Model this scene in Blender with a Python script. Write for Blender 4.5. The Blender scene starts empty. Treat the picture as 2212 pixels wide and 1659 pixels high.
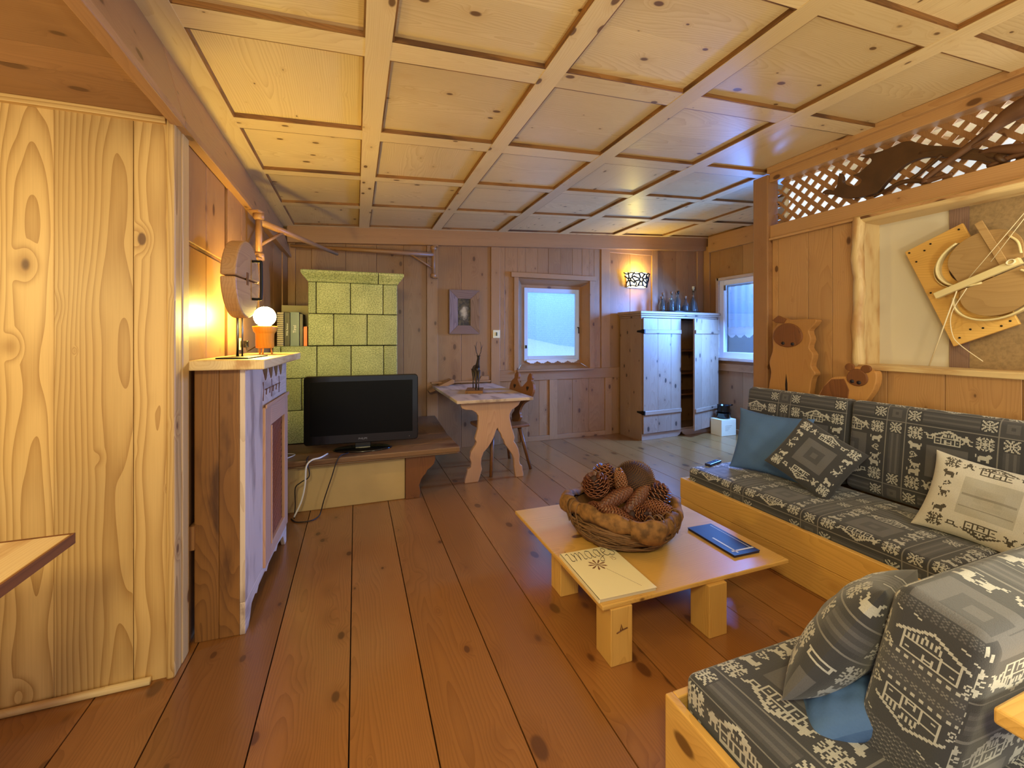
import bpy, bmesh, math, random
import numpy as np
from mathutils import Vector, Matrix, Euler
random.seed(7); RNG = np.random.default_rng(7)
PI = math.pi
SC = bpy.context.scene
COL = SC.collection
# ------------------------------------------------------------------ camera, world, lights, exposure
cam_d = bpy.data.cameras.new('camera'); cam = bpy.data.objects.new('camera', cam_d); COL.objects.link(cam)
cam.location = (0, 0, 1.3); cam.rotation_euler = (PI/2, 0, -math.radians(20.2))
cam_d.sensor_width = 36; cam_d.lens = 36*918/2212; cam_d.shift_y = -102.5/2212; cam_d.clip_start = 0.02
SC.camera = cam
SC.view_settings.view_transform = 'Standard'; SC.view_settings.look = 'None'
SC.view_settings.exposure = 0.15; SC.view_settings.gamma = 1.0; SC.view_settings.use_curve_mapping = False
SC.cycles.max_bounces = 6; SC.cycles.diffuse_bounces = 4; SC.cycles.glossy_bounces = 3; SC.cycles.transparent_max_bounces = 12
SC.cycles.use_denoising = True; SC.cycles.sample_clamp_indirect = 6.0
W = bpy.data.worlds.new('world'); SC.world = W; W.use_nodes = True
W.node_tree.nodes['Background'].inputs[0].default_value = (0.88, 0.90, 1.0, 1); W.node_tree.nodes['Background'].inputs[1].default_value = 0.66

def lamp(name, kind, loc, energy, color, size=0.1, target=None, size_y=None, spread=None):
    d = bpy.data.lights.new(name, kind); d.energy = energy; d.color = color
    if kind == 'AREA':
        d.size = size
        if size_y: d.shape = 'RECTANGLE'; d.size_y = size_y
        if spread: d.spread = spread
    else: d.shadow_soft_size = size
    o = bpy.data.objects.new(name, d); COL.objects.link(o); o.location = loc
    if target is not None:
        o.rotation_euler = (Vector(target)-Vector(loc)).to_track_quat('-Z', 'Y').to_euler()
    return o
DAY = (0.10, 0.31, 1.0)
lamp('niche_pendant_light', 'POINT', (-1.52, 0.90, 1.58), 21, (1.0, 0.84, 0.38), 0.12)
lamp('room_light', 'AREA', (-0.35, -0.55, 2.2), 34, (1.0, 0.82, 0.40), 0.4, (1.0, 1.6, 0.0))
lamp('added_ceiling_fill', 'AREA', (1.4, -0.35, 1.0), 20, (1.0, 0.88, 0.55), 0.4, (1.3, 1.7, 2.5))  # unseen fill added behind the camera to brighten the ceiling
lamp('sofa_lamp_light', 'POINT', (2.95, 0.62, 1.70), 11, (1.0, 0.93, 0.66), 0.09)
lamp('alcove_window_light', 'AREA', (4.70, 3.63, 1.55), 240, DAY, 0.52, (3.0, 3.7, 0.0), 1.0)
lamp('hall_window_light', 'AREA', (3.55, 0.25, 2.25), 45, (0.62, 0.78, 1.0), 0.4, (4.4, 1.9, 2.3), 0.7)
lamp('front_window_light', 'AREA', (2.5, 5.75, 3.0), 110, (0.20, 0.46, 1.0), 0.9, (2.2, 4.2, 0.6), 0.9)
lamp('side_sky_light', 'AREA', (5.5, 3.9, 1.9), 60, (0.20, 0.44, 1.0), 1.4, (4.8, 3.95, 1.5))
lamp('outdoor_sky_light', 'AREA', (2.6, 6.3, 3.8), 62, (0.40, 0.72, 1.0), 2.5, (2.6, 7.3, 1.2))

# ------------------------------------------------------------------ materials
def srgb(r, g, b):
    f = lambda c: (c/255/12.92) if c/255 <= 0.04045 else ((c/255+0.055)/1.055)**2.4
    return (f(r), f(g), f(b), 1)
class NT:
    def __init__(s, name):
        s.m = bpy.data.materials.new(name); s.m.use_nodes = True; s.t = s.m.node_tree; s.n = s.t.nodes; s.b = s.n['Principled BSDF']
    def new(s, ty, **kw):
        n = s.n.new(ty)
        for k, v in kw.items():
            if k.startswith('i_'):
                key = k[2:]; key = int(key) if key.isdigit() else key.replace('_', ' ')
                if hasattr(v, 'is_output'): s.t.links.new(v, n.inputs[key])
                else: n.inputs[key].default_value = v
            else: setattr(n, k, v)
        return n
    def math(s, op, a, b=None, c=None, clamp=False):
        n = s.n.new('ShaderNodeMath'); n.operation = op; n.use_clamp = clamp
        for i, v in enumerate((a, b, c)):
            if v is None: continue
            if hasattr(v, 'is_output'): s.t.links.new(v, n.inputs[i])
            else: n.inputs[i].default_value = v
        return n.outputs[0]
    def mix(s, fac, a, b, blend='MIX'):
        n = s.n.new('ShaderNodeMix'); n.data_type = 'RGBA'; n.blend_type = blend
        for key, v in ((0, fac), (6, a), (7, b)):
            if hasattr(v, 'is_output'): s.t.links.new(v, n.inputs[key])
            else: n.inputs[key].default_value = v
        return n.outputs[2]
    def ramp(s, fac, lo, hi):
        n = s.n.new('ShaderNodeMapRange'); n.interpolation_type = 'SMOOTHSTEP'; s.t.links.new(fac, n.inputs[0])
        n.inputs[1].default_value = lo; n.inputs[2].default_value = hi
        return n.outputs[0]
    def link(s, a, b): s.t.links.new(a, s.b.inputs[b])
    def bump(s, h, strength=0.2, dist=0.002):
        n = s.n.new('ShaderNodeBump'); n.inputs['Strength'].default_value = strength; n.inputs['Distance'].default_value = dist
        s.t.links.new(h, n.inputs['Height']); s.t.links.new(n.outputs[0], s.b.inputs['Normal'])

def wood(name, light, dark, knot=(0.10, 0.035, 0.010, 1), rough=0.45, freq=95, knots=0.11, contrast=0.55, coat=0.0, vary=0.16, stain=None, bump=0.15, kscale=5.0, wob=0.16):
    q = NT(name)
    g = q.new('ShaderNodeAttribute', attribute_name='gco').outputs['Vector']
    bid = q.new('ShaderNodeAttribute', attribute_name='bid').outputs['Fac']
    vm = lambda v, s3: q.new('ShaderNodeVectorMath', operation='MULTIPLY', i_0=v, i_1=s3).outputs[0]
    nz = q.new('ShaderNodeTexNoise', i_Vector=vm(g, (5, 5, 0.9)), i_Scale=1.0, i_Detail=2.0)
    kv = q.new('ShaderNodeTexVoronoi', i_Vector=vm(g, (kscale, kscale, kscale*0.55)), i_Scale=1.0)
    kd = kv.outputs['Distance']
    kr = q.new('ShaderNodeSeparateColor', i_0=kv.outputs['Color']).outputs[0]
    size = q.math('MULTIPLY', kr, knots)
    ratio = q.math('DIVIDE', kd, q.math('ADD', size, 0.004))
    kmask = q.math('SUBTRACT', 1.0, q.ramp(ratio, 0.75, 1.15))
    halo = q.math('SUBTRACT', 1.0, q.ramp(ratio, 0.8, 3.2))
    sep = q.new('ShaderNodeSeparateXYZ', i_0=g)
    x, y, z = sep.outputs
    r = q.math('SQRT', q.math('ADD', q.math('POWER', x, 2), q.math('POWER', y, 2)))
    rr = q.math('ADD', r, q.math('MULTIPLY', q.math('SUBTRACT', nz.outputs[0], 0.5), wob))
    rr = q.math('ADD', rr, q.math('MULTIPLY', z, 0.012))
    rr = q.math('ADD', rr, q.math('MULTIPLY', halo, 0.022))
    w = q.math('FRACT', q.math('MULTIPLY', rr, freq))
    w = q.math('POWER', w, 2.2)
    fine = q.new('ShaderNodeTexNoise', i_Vector=vm(g, (260, 260, 5)), i_Scale=1.0, i_Detail=1.0).outputs[0]
    big = q.new('ShaderNodeTexNoise', i_Vector=vm(g, (3, 3, 1.0)), i_Scale=1.0, i_Detail=3.0).outputs[0]
    f = q.math('ADD', q.math('MULTIPLY', w, contrast), q.math('MULTIPLY', q.math('SUBTRACT', fine, 0.5), 0.35), None, True)
    c = q.mix(f, light, dark)
    tone = q.math('ADD', q.math('MULTIPLY', q.math('SUBTRACT', bid, 0.5), vary*2), q.math('MULTIPLY', q.math('SUBTRACT', big, 0.5), 0.5))
    c = q.mix(q.math('ADD', 0.12, tone, None, True), c, tuple(v*0.55 for v in dark[:3])+(1,))
    if stain:
        st = q.new('ShaderNodeTexNoise', i_Vector=vm(g, (9, 9, 2.5)), i_Scale=1.0, i_Detail=4.0).outputs[0]
        c = q.mix(q.math('MULTIPLY', q.ramp(st, 0.50, 0.68), 0.75), c, stain)
    c = q.mix(q.math('MULTIPLY', halo, 0.30), c, dark)
    c = q.mix(q.math('MULTIPLY', kmask, 0.85), c, knot)
    q.link(c, 'Base Color'); q.b.inputs['Roughness'].default_value = rough
    q.b.inputs['Coat Weight'].default_value = coat; q.b.inputs['Coat Roughness'].default_value = 0.18
    if bump: q.bump(q.math('SUBTRACT', q.math('MULTIPLY', w, -0.4), kmask), bump, 0.0015)
    return q.m
def plain(name, col, rough=0.5, metal=0.0, noise=0.0, scale=20.0, emit=None, es=1.0, coat=0.0, bump=0.0, trans=0.0):
    q = NT(name)
    q.b.inputs['Base Color'].default_value = col; q.b.inputs['Roughness'].default_value = rough; q.b.inputs['Metallic'].default_value = metal
    q.b.inputs['Coat Weight'].default_value = coat; q.b.inputs['Transmission Weight'].default_value = trans
    if noise or bump:
        co = q.new('ShaderNodeTexCoord').outputs['Object']
        n = q.new('ShaderNodeTexNoise', i_Vector=co, i_Scale=scale, i_Detail=4.0).outputs[0]
        if noise: q.link(q.mix(q.math('MULTIPLY', q.ramp(n, 0.3, 0.75), noise), col, tuple(v*0.25 for v in col[:3])+(1,)), 'Base Color')
        if bump: q.bump(n, bump, 0.004)
    if emit: q.b.inputs['Emission Color'].default_value = emit; q.b.inputs['Emission Strength'].default_value = es
    return q.m
M = {}
M['pine_pale'] = wood('pine_pale', srgb(222, 184, 118), srgb(158, 112, 52), rough=0.46, freq=80, knots=0.11, contrast=0.7, wob=0.09, kscale=6)
M['pine_ceiling'] = wood('pine_ceiling', srgb(226, 198, 146), srgb(190, 150, 94), rough=0.40, knots=0.15, contrast=0.42, vary=0.14, kscale=10)
M['pine_batten'] = wood('pine_batten', srgb(226, 198, 146), srgb(196, 154, 98), rough=0.42, knots=0.15, contrast=0.3, kscale=10)
M['pine_wall'] = wood('pine_wall', srgb(168, 122, 78), srgb(128, 84, 48), rough=0.40, knots=0.2, contrast=0.36, vary=0.2, kscale=9)
M['pine_stile'] = wood('pine_stile', srgb(174, 128, 84), srgb(138, 92, 54), rough=0.40, knots=0.16, contrast=0.3, kscale=9)
M['pine_floor'] = wood('pine_floor', srgb(160, 106, 54), srgb(114, 68, 28), rough=0.30, knots=0.22, contrast=0.45, vary=0.24, coat=0.45, bump=0.08, kscale=8)
M['pine_honey'] = wood('pine_honey', srgb(230, 182, 98), srgb(192, 138, 62), rough=0.32, knots=0.18, contrast=0.42, coat=0.06, kscale=8)
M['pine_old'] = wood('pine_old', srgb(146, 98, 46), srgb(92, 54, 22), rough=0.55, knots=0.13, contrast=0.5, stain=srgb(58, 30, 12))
M['pine_grey'] = wood('pine_grey', srgb(214, 192, 174), srgb(174, 146, 126), rough=0.6, knots=0.10, contrast=0.45, stain=srgb(140, 116, 104))
M['pine_rose'] = wood('pine_rose', srgb(204, 160, 128), srgb(164, 114, 84), rough=0.5, knots=0.05, contrast=0.4)
M['pine_cab'] = wood('pine_cabinet', srgb(168, 136, 110), srgb(130, 92, 66), knot=(0.03, 0.018, 0.014, 1), rough=0.38, knots=0.22, contrast=0.35, kscale=11)
M['wood_dark'] = wood('wood_dark', srgb(128, 78, 38), srgb(84, 46, 20), rough=0.42, knots=0.07, contrast=0.5)
M['wood_chair'] = wood('wood_chair', srgb(134, 86, 44), srgb(92, 52, 24), rough=0.38, knots=0.04, contrast=0.4)
M['wood_bench'] = wood('wood_bench', srgb(138, 102, 68), srgb(88, 58, 34), rough=0.45, knots=0.08, contrast=0.6, stain=srgb(78, 44, 20))
M['wood_frame'] = wood('wood_weathered', srgb(150, 120, 104), srgb(104, 74, 60), rough=0.65, knots=0.06, contrast=0.6)
M['log'] = wood('log_pale', srgb(232, 204, 148), srgb(196, 152, 92), rough=0.5, knots=0.06, contrast=0.35, stain=srgb(178, 126, 70))
M['plaster'] = plain('plaster_cream', srgb(196, 168, 116), 0.8, noise=0.12, scale=6)
M['plaster_white'] = plain('plaster_white', srgb(232, 232, 226), 0.8)
M['plaster_tan'] = plain('plaster_tan', srgb(160, 132, 92), 0.9, noise=0.35, scale=60, bump=0.4)
M['panel_white'] = plain('panel_white', srgb(214, 206, 184), 0.7)
M['black_gap'] = plain('gap_dark', srgb(40, 20, 10), 0.9)
M['black_gloss'] = plain('black_gloss', (0.004, 0.004, 0.004, 1), 0.16, coat=0.1)
M['black_screen'] = plain('black_screen', (0.003, 0.003, 0.0035, 1), 0.30)
M['black_screen'].node_tree.nodes['Principled BSDF'].inputs['Specular IOR Level'].default_value = 0.12
M['iron'] = plain('black_iron', (0.012, 0.011, 0.011, 1), 0.45, metal=0.6)
M['steel'] = plain('steel', srgb(150, 150, 150), 0.3, metal=1.0)
M['white_paint'] = plain('white_paint', srgb(232, 234, 238), 0.4)
M['blue_paint'] = plain('window_paint', srgb(206, 216, 230), 0.4)
M['ivory'] = plain('ivory_plastic', srgb(240, 228, 180), 0.4)
M['paper'] = plain('paper_cream', srgb(244, 230, 186), 0.5)
M['pages'] = plain('page_edges', srgb(206, 192, 160), 0.7)
M['ink'] = plain('ink_black', srgb(40, 30, 34), 0.6)
M['ink_brown'] = plain('ink_brown', srgb(130, 92, 66), 0.6)
M['navy'] = plain('navy_cover', srgb(28, 32, 66), 0.35)
M['cable_white'] = plain('cable_white', srgb(228, 224, 214), 0.4)
M['cable_black'] = plain('cable_black', srgb(36, 26, 22), 0.5)
M['globe'] = plain('lamp_globe', (1, .9, .6, 1), 0.4, emit=(1.0, 0.76, 0.17, 1), es=260)
M['lamp_wood'] = wood('lamp_wood', srgb(244, 170, 60), srgb(220, 134, 26), rough=0.4, knots=0.02, contrast=0.4)
M['sconce_glow'] = plain('sconce_glow', (1, .95, .8, 1), 0.4, emit=(1.0, 0.88, 0.56, 1), es=1.5)
M['cone'] = plain('pine_cone_brown', srgb(96, 52, 34), 0.45, noise=0.5, scale=40)
M['cone_tan'] = plain('pine_cone_tan', srgb(146, 98, 48), 0.5, noise=0.4, scale=40)
M['cone_core'] = plain('pine_cone_core', srgb(48, 22, 16), 0.7)
M['grille_wood'] = wood('grille_wood', srgb(158, 100, 80), srgb(120, 70, 54), rough=0.5, knots=0.0)
M['pine_wall_lit'] = wood('pine_wall_lit', srgb(196, 150, 98), srgb(156, 106, 60), rough=0.42, knots=0.20, contrast=0.36, vary=0.2, kscale=9)  # wall pine made lighter: lamplight on the partition put into the colour
M['disc_wood'] = wood('disc_wood', srgb(190, 148, 100), srgb(146, 100, 60), rough=0.5, knots=0.1, contrast=0.4)
M['bark'] = plain('bark_sheet', srgb(150, 106, 54), 0.8, noise=0.85, scale=30, bump=1.0)
M['cone_tip'] = plain('pine_cone_tip', srgb(150, 96, 66), 0.4)
M['vine'] = plain('vine_twig', srgb(128, 92, 56), 0.75, noise=0.5, scale=30)
M['antler'] = plain('antler_brown', srgb(88, 58, 30), 0.5, noise=0.4, scale=10)
M['driftwood'] = plain('driftwood', srgb(112, 74, 46), 0.55, noise=0.6, scale=9)
M['bronze'] = plain('bronze_dark', srgb(70, 58, 48), 0.5, metal=0.5)
M['violin'] = wood('violin_maple', srgb(186, 150, 98), srgb(150, 110, 62), rough=0.45, knots=0.0, contrast=0.35)
M['violin_edge'] = plain('violin_edge', srgb(226, 206, 150), 0.5)
M['violin_in'] = plain('violin_inside', srgb(70, 44, 26), 0.7)
M['string'] = plain('string_pale', srgb(230, 214, 176), 0.5)
M['carved'] = wood('carved_arolla', srgb(200, 146, 82), srgb(168, 108, 52), rough=0.5, knots=0.03, contrast=0.3)
M['carved_dark'] = wood('carved_bark', srgb(140, 86, 44), srgb(100, 56, 26), rough=0.6, knots=0.02, contrast=0.6)
M['snow'] = plain('snow', srgb(240, 244, 250), 0.8, noise=0.15, scale=3)
M['facade'] = wood('facade_boards', srgb(110, 130, 150), srgb(80, 96, 116), rough=0.8, knots=0.03)
def tiles_mat():
    q = NT('stove_tile_glaze'); co = q.new('ShaderNodeTexCoord').outputs['Object']
    a = q.new('ShaderNodeTexNoise', i_Vector=co, i_Scale=105.0, i_Detail=4.0, i_Roughness=0.75).outputs[0]
    b = q.new('ShaderNodeTexNoise', i_Vector=co, i_Scale=5.0, i_Detail=2.0).outputs[0]
    f = q.math('ADD', q.ramp(a, 0.34, 0.68), q.math('MULTIPLY', q.math('SUBTRACT', b, 0.5), 0.7), None, True)
    bid = q.new('ShaderNodeAttribute', attribute_name='bid').outputs['Fac']
    c = q.mix(f, srgb(196, 204, 150), srgb(104, 118, 72)); c = q.mix(q.math('MULTIPLY', bid, 0.35), c, srgb(104, 112, 70))
    q.link(c, 'Base Color'); q.b.inputs['Roughness'].default_value = 0.45; q.bump(a, 0.5, 0.004)
    return q.m
M['tile'] = tiles_mat()
def fabric_mat():
    q = NT('woven_fabric'); c = q.new('ShaderNodeAttribute', attribute_name='Col').outputs['Color']
    co = q.new('ShaderNodeTexCoord').outputs['Object']
    n = q.new('ShaderNodeTexNoise', i_Vector=co, i_Scale=420.0, i_Detail=2.0).outputs[0]
    q.link(q.mix(q.math('MULTIPLY', n, 0.4), c, (0.02, 0.02, 0.02, 1)), 'Base Color'); q.b.inputs['Roughness'].default_value = 0.9
    q.b.inputs['Sheen Weight'].default_value = 0.25; q.bump(n, 0.4, 0.002)
    return q.m
M['fabric'] = fabric_mat()
M['blue_cloth'] = plain('blue_cloth', srgb(80, 114, 166), 0.85, noise=0.08, scale=200, bump=0.15)
def net_mat():
    q = NT('net_curtain'); co = q.new('ShaderNodeTexCoord').outputs['Object']
    br = q.new('ShaderNodeTexBrick', i_Vector=q.new('ShaderNodeMapping', i_Vector=co, i_Rotation=(PI/2, 0, 0)).outputs[0], i_Scale=1.0)
    br.inputs['Mortar Size'].default_value = 0.0022; br.inputs['Brick Width'].default_value = 0.012; br.inputs['Row Height'].default_value = 0.008
    tr = q.n.new('ShaderNodeBsdfTransparent'); tl = q.n.new('ShaderNodeBsdfTranslucent'); tl.inputs[0].default_value = srgb(196, 216, 238)
    ms = q.n.new('ShaderNodeMixShader'); n = q.new('ShaderNodeTexNoise', i_Vector=co, i_Scale=90.0).outputs[0]
    f = q.math('ADD', q.math('MULTIPLY', br.outputs['Fac'], 0.35), q.math('MULTIPLY', n, 0.34), None, True)
    q.t.links.new(f, ms.inputs[0]); q.t.links.new(tr.outputs[0], ms.inputs[1]); q.t.links.new(tl.outputs[0], ms.inputs[2])
    q.t.links.new(ms.outputs[0], q.n['Material Output'].inputs[0]); return q.m
M['net'] = net_mat()
def sheer_mat(name, col, t):
    q = NT(name); tr = q.n.new('ShaderNodeBsdfTransparent'); tl = q.n.new('ShaderNodeBsdfTranslucent'); tl.inputs[0].default_value = col
    df = q.n.new('ShaderNodeBsdfDiffuse'); df.inputs[0].default_value = col
    m1 = q.n.new('ShaderNodeMixShader'); m1.inputs[0].default_value = 0.5; q.t.links.new(tl.outputs[0], m1.inputs[1]); q.t.links.new(df.outputs[0], m1.inputs[2])
    m2 = q.n.new('ShaderNodeMixShader'); m2.inputs[0].default_value = t; q.t.links.new(tr.outputs[0], m2.inputs[1]); q.t.links.new(m1.outputs[0], m2.inputs[2])
    q.t.links.new(m2.outputs[0], q.n['Material Output'].inputs[0]); return q.m
M['sheer'] = sheer_mat('sheer_curtain', srgb(200, 222, 255), 0.75)
M['lace'] = sheer_mat('lace', srgb(236, 240, 248), 0.9)
def glass_mat():
    q = NT('window_glass'); tr = q.n.new('ShaderNodeBsdfTransparent'); gl = q.n.new('ShaderNodeBsdfGlossy'); gl.inputs['Roughness'].default_value = 0.03
    ms = q.n.new('ShaderNodeMixShader'); fr = q.n.new('ShaderNodeFresnel'); fr.inputs[0].default_value = 1.45
    q.t.links.new(fr.outputs[0], ms.inputs[0]); q.t.links.new(tr.outputs[0], ms.inputs[1]); q.t.links.new(gl.outputs[0], ms.inputs[2])
    q.t.links.new(ms.outputs[0], q.n['Material Output'].inputs[0]); return q.m
M['glass'] = glass_mat()
M['bottle_glass'] = plain('bottle_glass', srgb(240, 244, 240), 0.06, trans=0.97)
M['bottle_glass'].node_tree.nodes['Principled BSDF'].inputs['IOR'].default_value = 1.3
M['liquor'] = plain('liquor_amber', srgb(186, 160, 96), 0.05, trans=0.85)
M['cork'] = plain('cork', srgb(150, 110, 76), 0.8)

for k_ in ('pine_ceiling', 'pine_batten'): M[k_].node_tree.nodes['Principled BSDF'].inputs['Specular IOR Level'].default_value = 0.22
# ------------------------------------------------------------------ mesh helpers
class MB:
    def __init__(s): s.v = []; s.f = []; s.g = []; s.b = []; s.mi = []; s.sm = []
    def add(s, verts, faces, g=2, m=0, smooth=False, T=None, bid=None):
        o = len(s.v); bid = random.random() if bid is None else bid
        off = Vector((random.uniform(-.10, .10), random.uniform(.03, .16), random.uniform(0, 40)))
        n = len(verts); c = [sum(p[i] for p in verts)/n for i in range(3)]
        for p in verts:
            q = [p[i]-c[i] for i in range(3)]
            s.g.append((q[(g+1) % 3]+off.x, q[(g+2) % 3]+off.y, q[g]+off.z)); s.b.append(bid)
            s.v.append(tuple(T @ Vector(p)) if T is not None else tuple(p))
        for f in faces: s.f.append(tuple(i+o for i in f)); s.mi.append(m); s.sm.append(smooth)
        return s
    def box(s, x0, x1, y0, y1, z0, z1, g=2, m=0, T=None, bid=None):
        v = [(x, y, z) for z in (z0, z1) for y in (y0, y1) for x in (x0, x1)]
        return s.add(v, [(0, 2, 3, 1), (4, 5, 7, 6), (0, 1, 5, 4), (2, 6, 7, 3), (0, 4, 6, 2), (1, 3, 7, 5)], g, m, False, T, bid)
    def hexa(s, v8, g=2, m=0):
        return s.add(v8, [(0, 2, 3, 1), (4, 5, 7, 6), (0, 1, 5, 4), (2, 6, 7, 3), (0, 4, 6, 2), (1, 3, 7, 5)], g, m)
    def prism(s, poly, a, b, plane='xz', g=None, m=0, T=None, smooth=False):
        ax = {'xz': (0, 2, 1), 'xy': (0, 1, 2), 'yz': (1, 2, 0)}[plane]
        n = len(poly); v = []
        for d in (a, b):
            for p in poly:
                q = [0, 0, 0]; q[ax[0]], q[ax[1]], q[ax[2]] = p[0], p[1], d; v.append(tuple(q))
        f = [tuple(range(n-1, -1, -1)), tuple(range(n, 2*n))]+[(i, (i+1) % n, (i+1) % n+n, i+n) for i in range(n)]
        return s.add(v, f, g if g is not None else ax[1], m, smooth, T)
    def tube(s, pts, r, n=8, g=2, m=0, T=None, flat=1.0):
        P = [Vector(p) for p in pts]; k = len(P); R = r if isinstance(r, (list, tuple)) else [r]*k
        v = []; up = Vector((0.13, 0.21, 1)).normalized(); prev = None
        for i, p in enumerate(P):
            t = (P[min(i+1, k-1)]-P[max(i-1, 0)]).normalized()
            a = (prev if prev is not None else up); a = a-t*a.dot(t)
            if a.length < 1e-4: a = Vector((1, 0, 0))-t*t.x
            a.normalize(); prev = a; b = t.cross(a)
            for j in range(n):
                q = p+R[i]*(math.cos(2*PI*j/n)*a+math.sin(2*PI*j/n)*flat*b); v.append(tuple(q))
        f = [(i*n+j, i*n+(j+1) % n, (i+1)*n+(j+1) % n, (i+1)*n+j) for i in range(k-1) for j in range(n)]
        f += [tuple(range(n-1, -1, -1)), tuple((k-1)*n+j for j in range(n))]
        return s.add(v, f, g, m, True, T)
    def lathe(s, prof, n=20, c=(0, 0, 0), m=0, T=None, g=2, cap=True):
        v = [(c[0]+r*math.cos(2*PI*j/n), c[1]+r*math.sin(2*PI*j/n), c[2]+z) for r, z in prof for j in range(n)]
        k = len(prof); f = [(i*n+j, i*n+(j+1) % n, (i+1)*n+(j+1) % n, (i+1)*n+j) for i in range(k-1) for j in range(n)]
        if cap: f += [tuple(range(n-1, -1, -1)), tuple((k-1)*n+j for j in range(n))]
        return s.add(v, f, g, m, True, T)
    def grid(s, X, Y, Z, m=0, smooth=True, closed=False):
        a, b = X.shape; v = list(zip(X.ravel().tolist(), Y.ravel().tolist(), Z.ravel().tolist()))
        f = [(i*b+j, i*b+j+1, (i+1)*b+j+1, (i+1)*b+j) for i in range(a-1) for j in range(b-1)]
        return s.add(v, f, 2, m, smooth)
def props(o, label=None, cat=None, group=None, kind=None):
    if label: o['label'] = label
    if cat: o['category'] = cat
    if group: o['group'] = group
    if kind: o['kind'] = kind
    return o
def obj(name, mb, mats, parent=None, bevel=0.0, off=None, loc=None):
    me = bpy.data.meshes.new(name)
    vs = mb.v
    if off is not None: vs = [(p[0]-off[0], p[1]-off[1], p[2]-off[2]) for p in vs]
    me.from_pydata(vs, [], mb.f)
    for mt in (mats if isinstance(mats, (list, tuple)) else [mats]): me.materials.append(M[mt] if isinstance(mt, str) else mt)
    me.polygons.foreach_set('material_index', mb.mi); me.polygons.foreach_set('use_smooth', mb.sm)
    a = me.attributes.new('gco', 'FLOAT_VECTOR', 'POINT'); a.data.foreach_set('vector', np.array(mb.g, dtype=np.float32).ravel())
    a = me.attributes.new('bid', 'FLOAT', 'POINT'); a.data.foreach_set('value', np.array(mb.b, dtype=np.float32))
    me.update()
    o = bpy.data.objects.new(name, me); COL.objects.link(o)
    if parent is not None: o.parent = parent
    if off is not None and parent is None: o.location = off
    if loc is not None: o.location = loc
    if bevel:
        b = o.modifiers.new('bevel', 'BEVEL'); b.width = bevel; b.segments = 2; b.limit_method = 'ANGLE'; b.angle_limit = math.radians(40)
    return o
def thing(name, label, cat, loc=(0, 0, 0), rz=0.0, group=None):
    o = bpy.data.objects.new(name, None); COL.objects.link(o); o.location = loc; o.rotation_euler = (0, 0, rz); o.empty_display_size = 0.1
    return props(o, label, cat, group)
def struct(name, mb, mats, bevel=0.0, parent=None):
    o = obj(name, mb, mats, parent, bevel)
    if parent is None: o['kind'] = 'structure'
    return o
def bez(pts, n=8):
    """Catmull-Rom through 3-D points."""
    P = [Vector(p) for p in pts]; P = [2*P[0]-P[1]]+P+[2*P[-1]-P[-2]]; out = []
    for i in range(1, len(P)-2):
        for k in range(n):
            t = k/n; a, b, c, d = P[i-1:i+3]
            out.append(0.5*((2*b)+(c-a)*t+(2*a-5*b+4*c-d)*t*t+(3*b-a-3*c+d)*t**3))
    return out+[P[-2]]
def lerp(a, b, n): return [a+(b-a)*i/n for i in range(n+1)]
def sm2(pts, n=5, closed=False):
    """smooth 2-D outline"""
    if closed:
        P = [Vector((p[0], p[1], 0)) for p in pts]; k = len(P); out = []
        for i in range(k):
            a, b, c, d = P[(i-1) % k], P[i], P[(i+1) % k], P[(i+2) % k]
            for j in range(n):
                t = j/n; q = 0.5*((2*b)+(c-a)*t+(2*a-5*b+4*c-d)*t*t+(3*b-a-3*c+d)*t**3); out.append((q.x, q.y))
        return out
    return [(q.x, q.y) for q in bez([(p[0], p[1], 0) for p in pts], n)]

# ------------------------------------------------------------------ the setting
def zc(x): return 2.452+0.0566*x
# floor: planks along Y with dark gaps
b = MB(); seams = [-2.2, -1.85, -1.52, -1.2, -.881, -.626, -.316, -.02, .24, .515, .80, 1.11, 1.40, 1.68, 1.87, 2.16, 2.45, 2.74, 3.02, 3.3, 3.6, 3.9, 4.2, 4.5, 4.8, 5.1]
for x0, x1 in zip(seams[:-1], seams[1:]):
    cuts = [-0.6, 5.2]
    for y0, y1 in zip(cuts[:-1], cuts[1:]): b.box(x0+.0025, x1-.0025, y0, y1, -.03, 0, g=1)
b.box(-2.3, 5.2, -.7, 5.3, -.06, -.02, m=1)
struct('floor', b, ['pine_floor', 'black_gap'])
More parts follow.
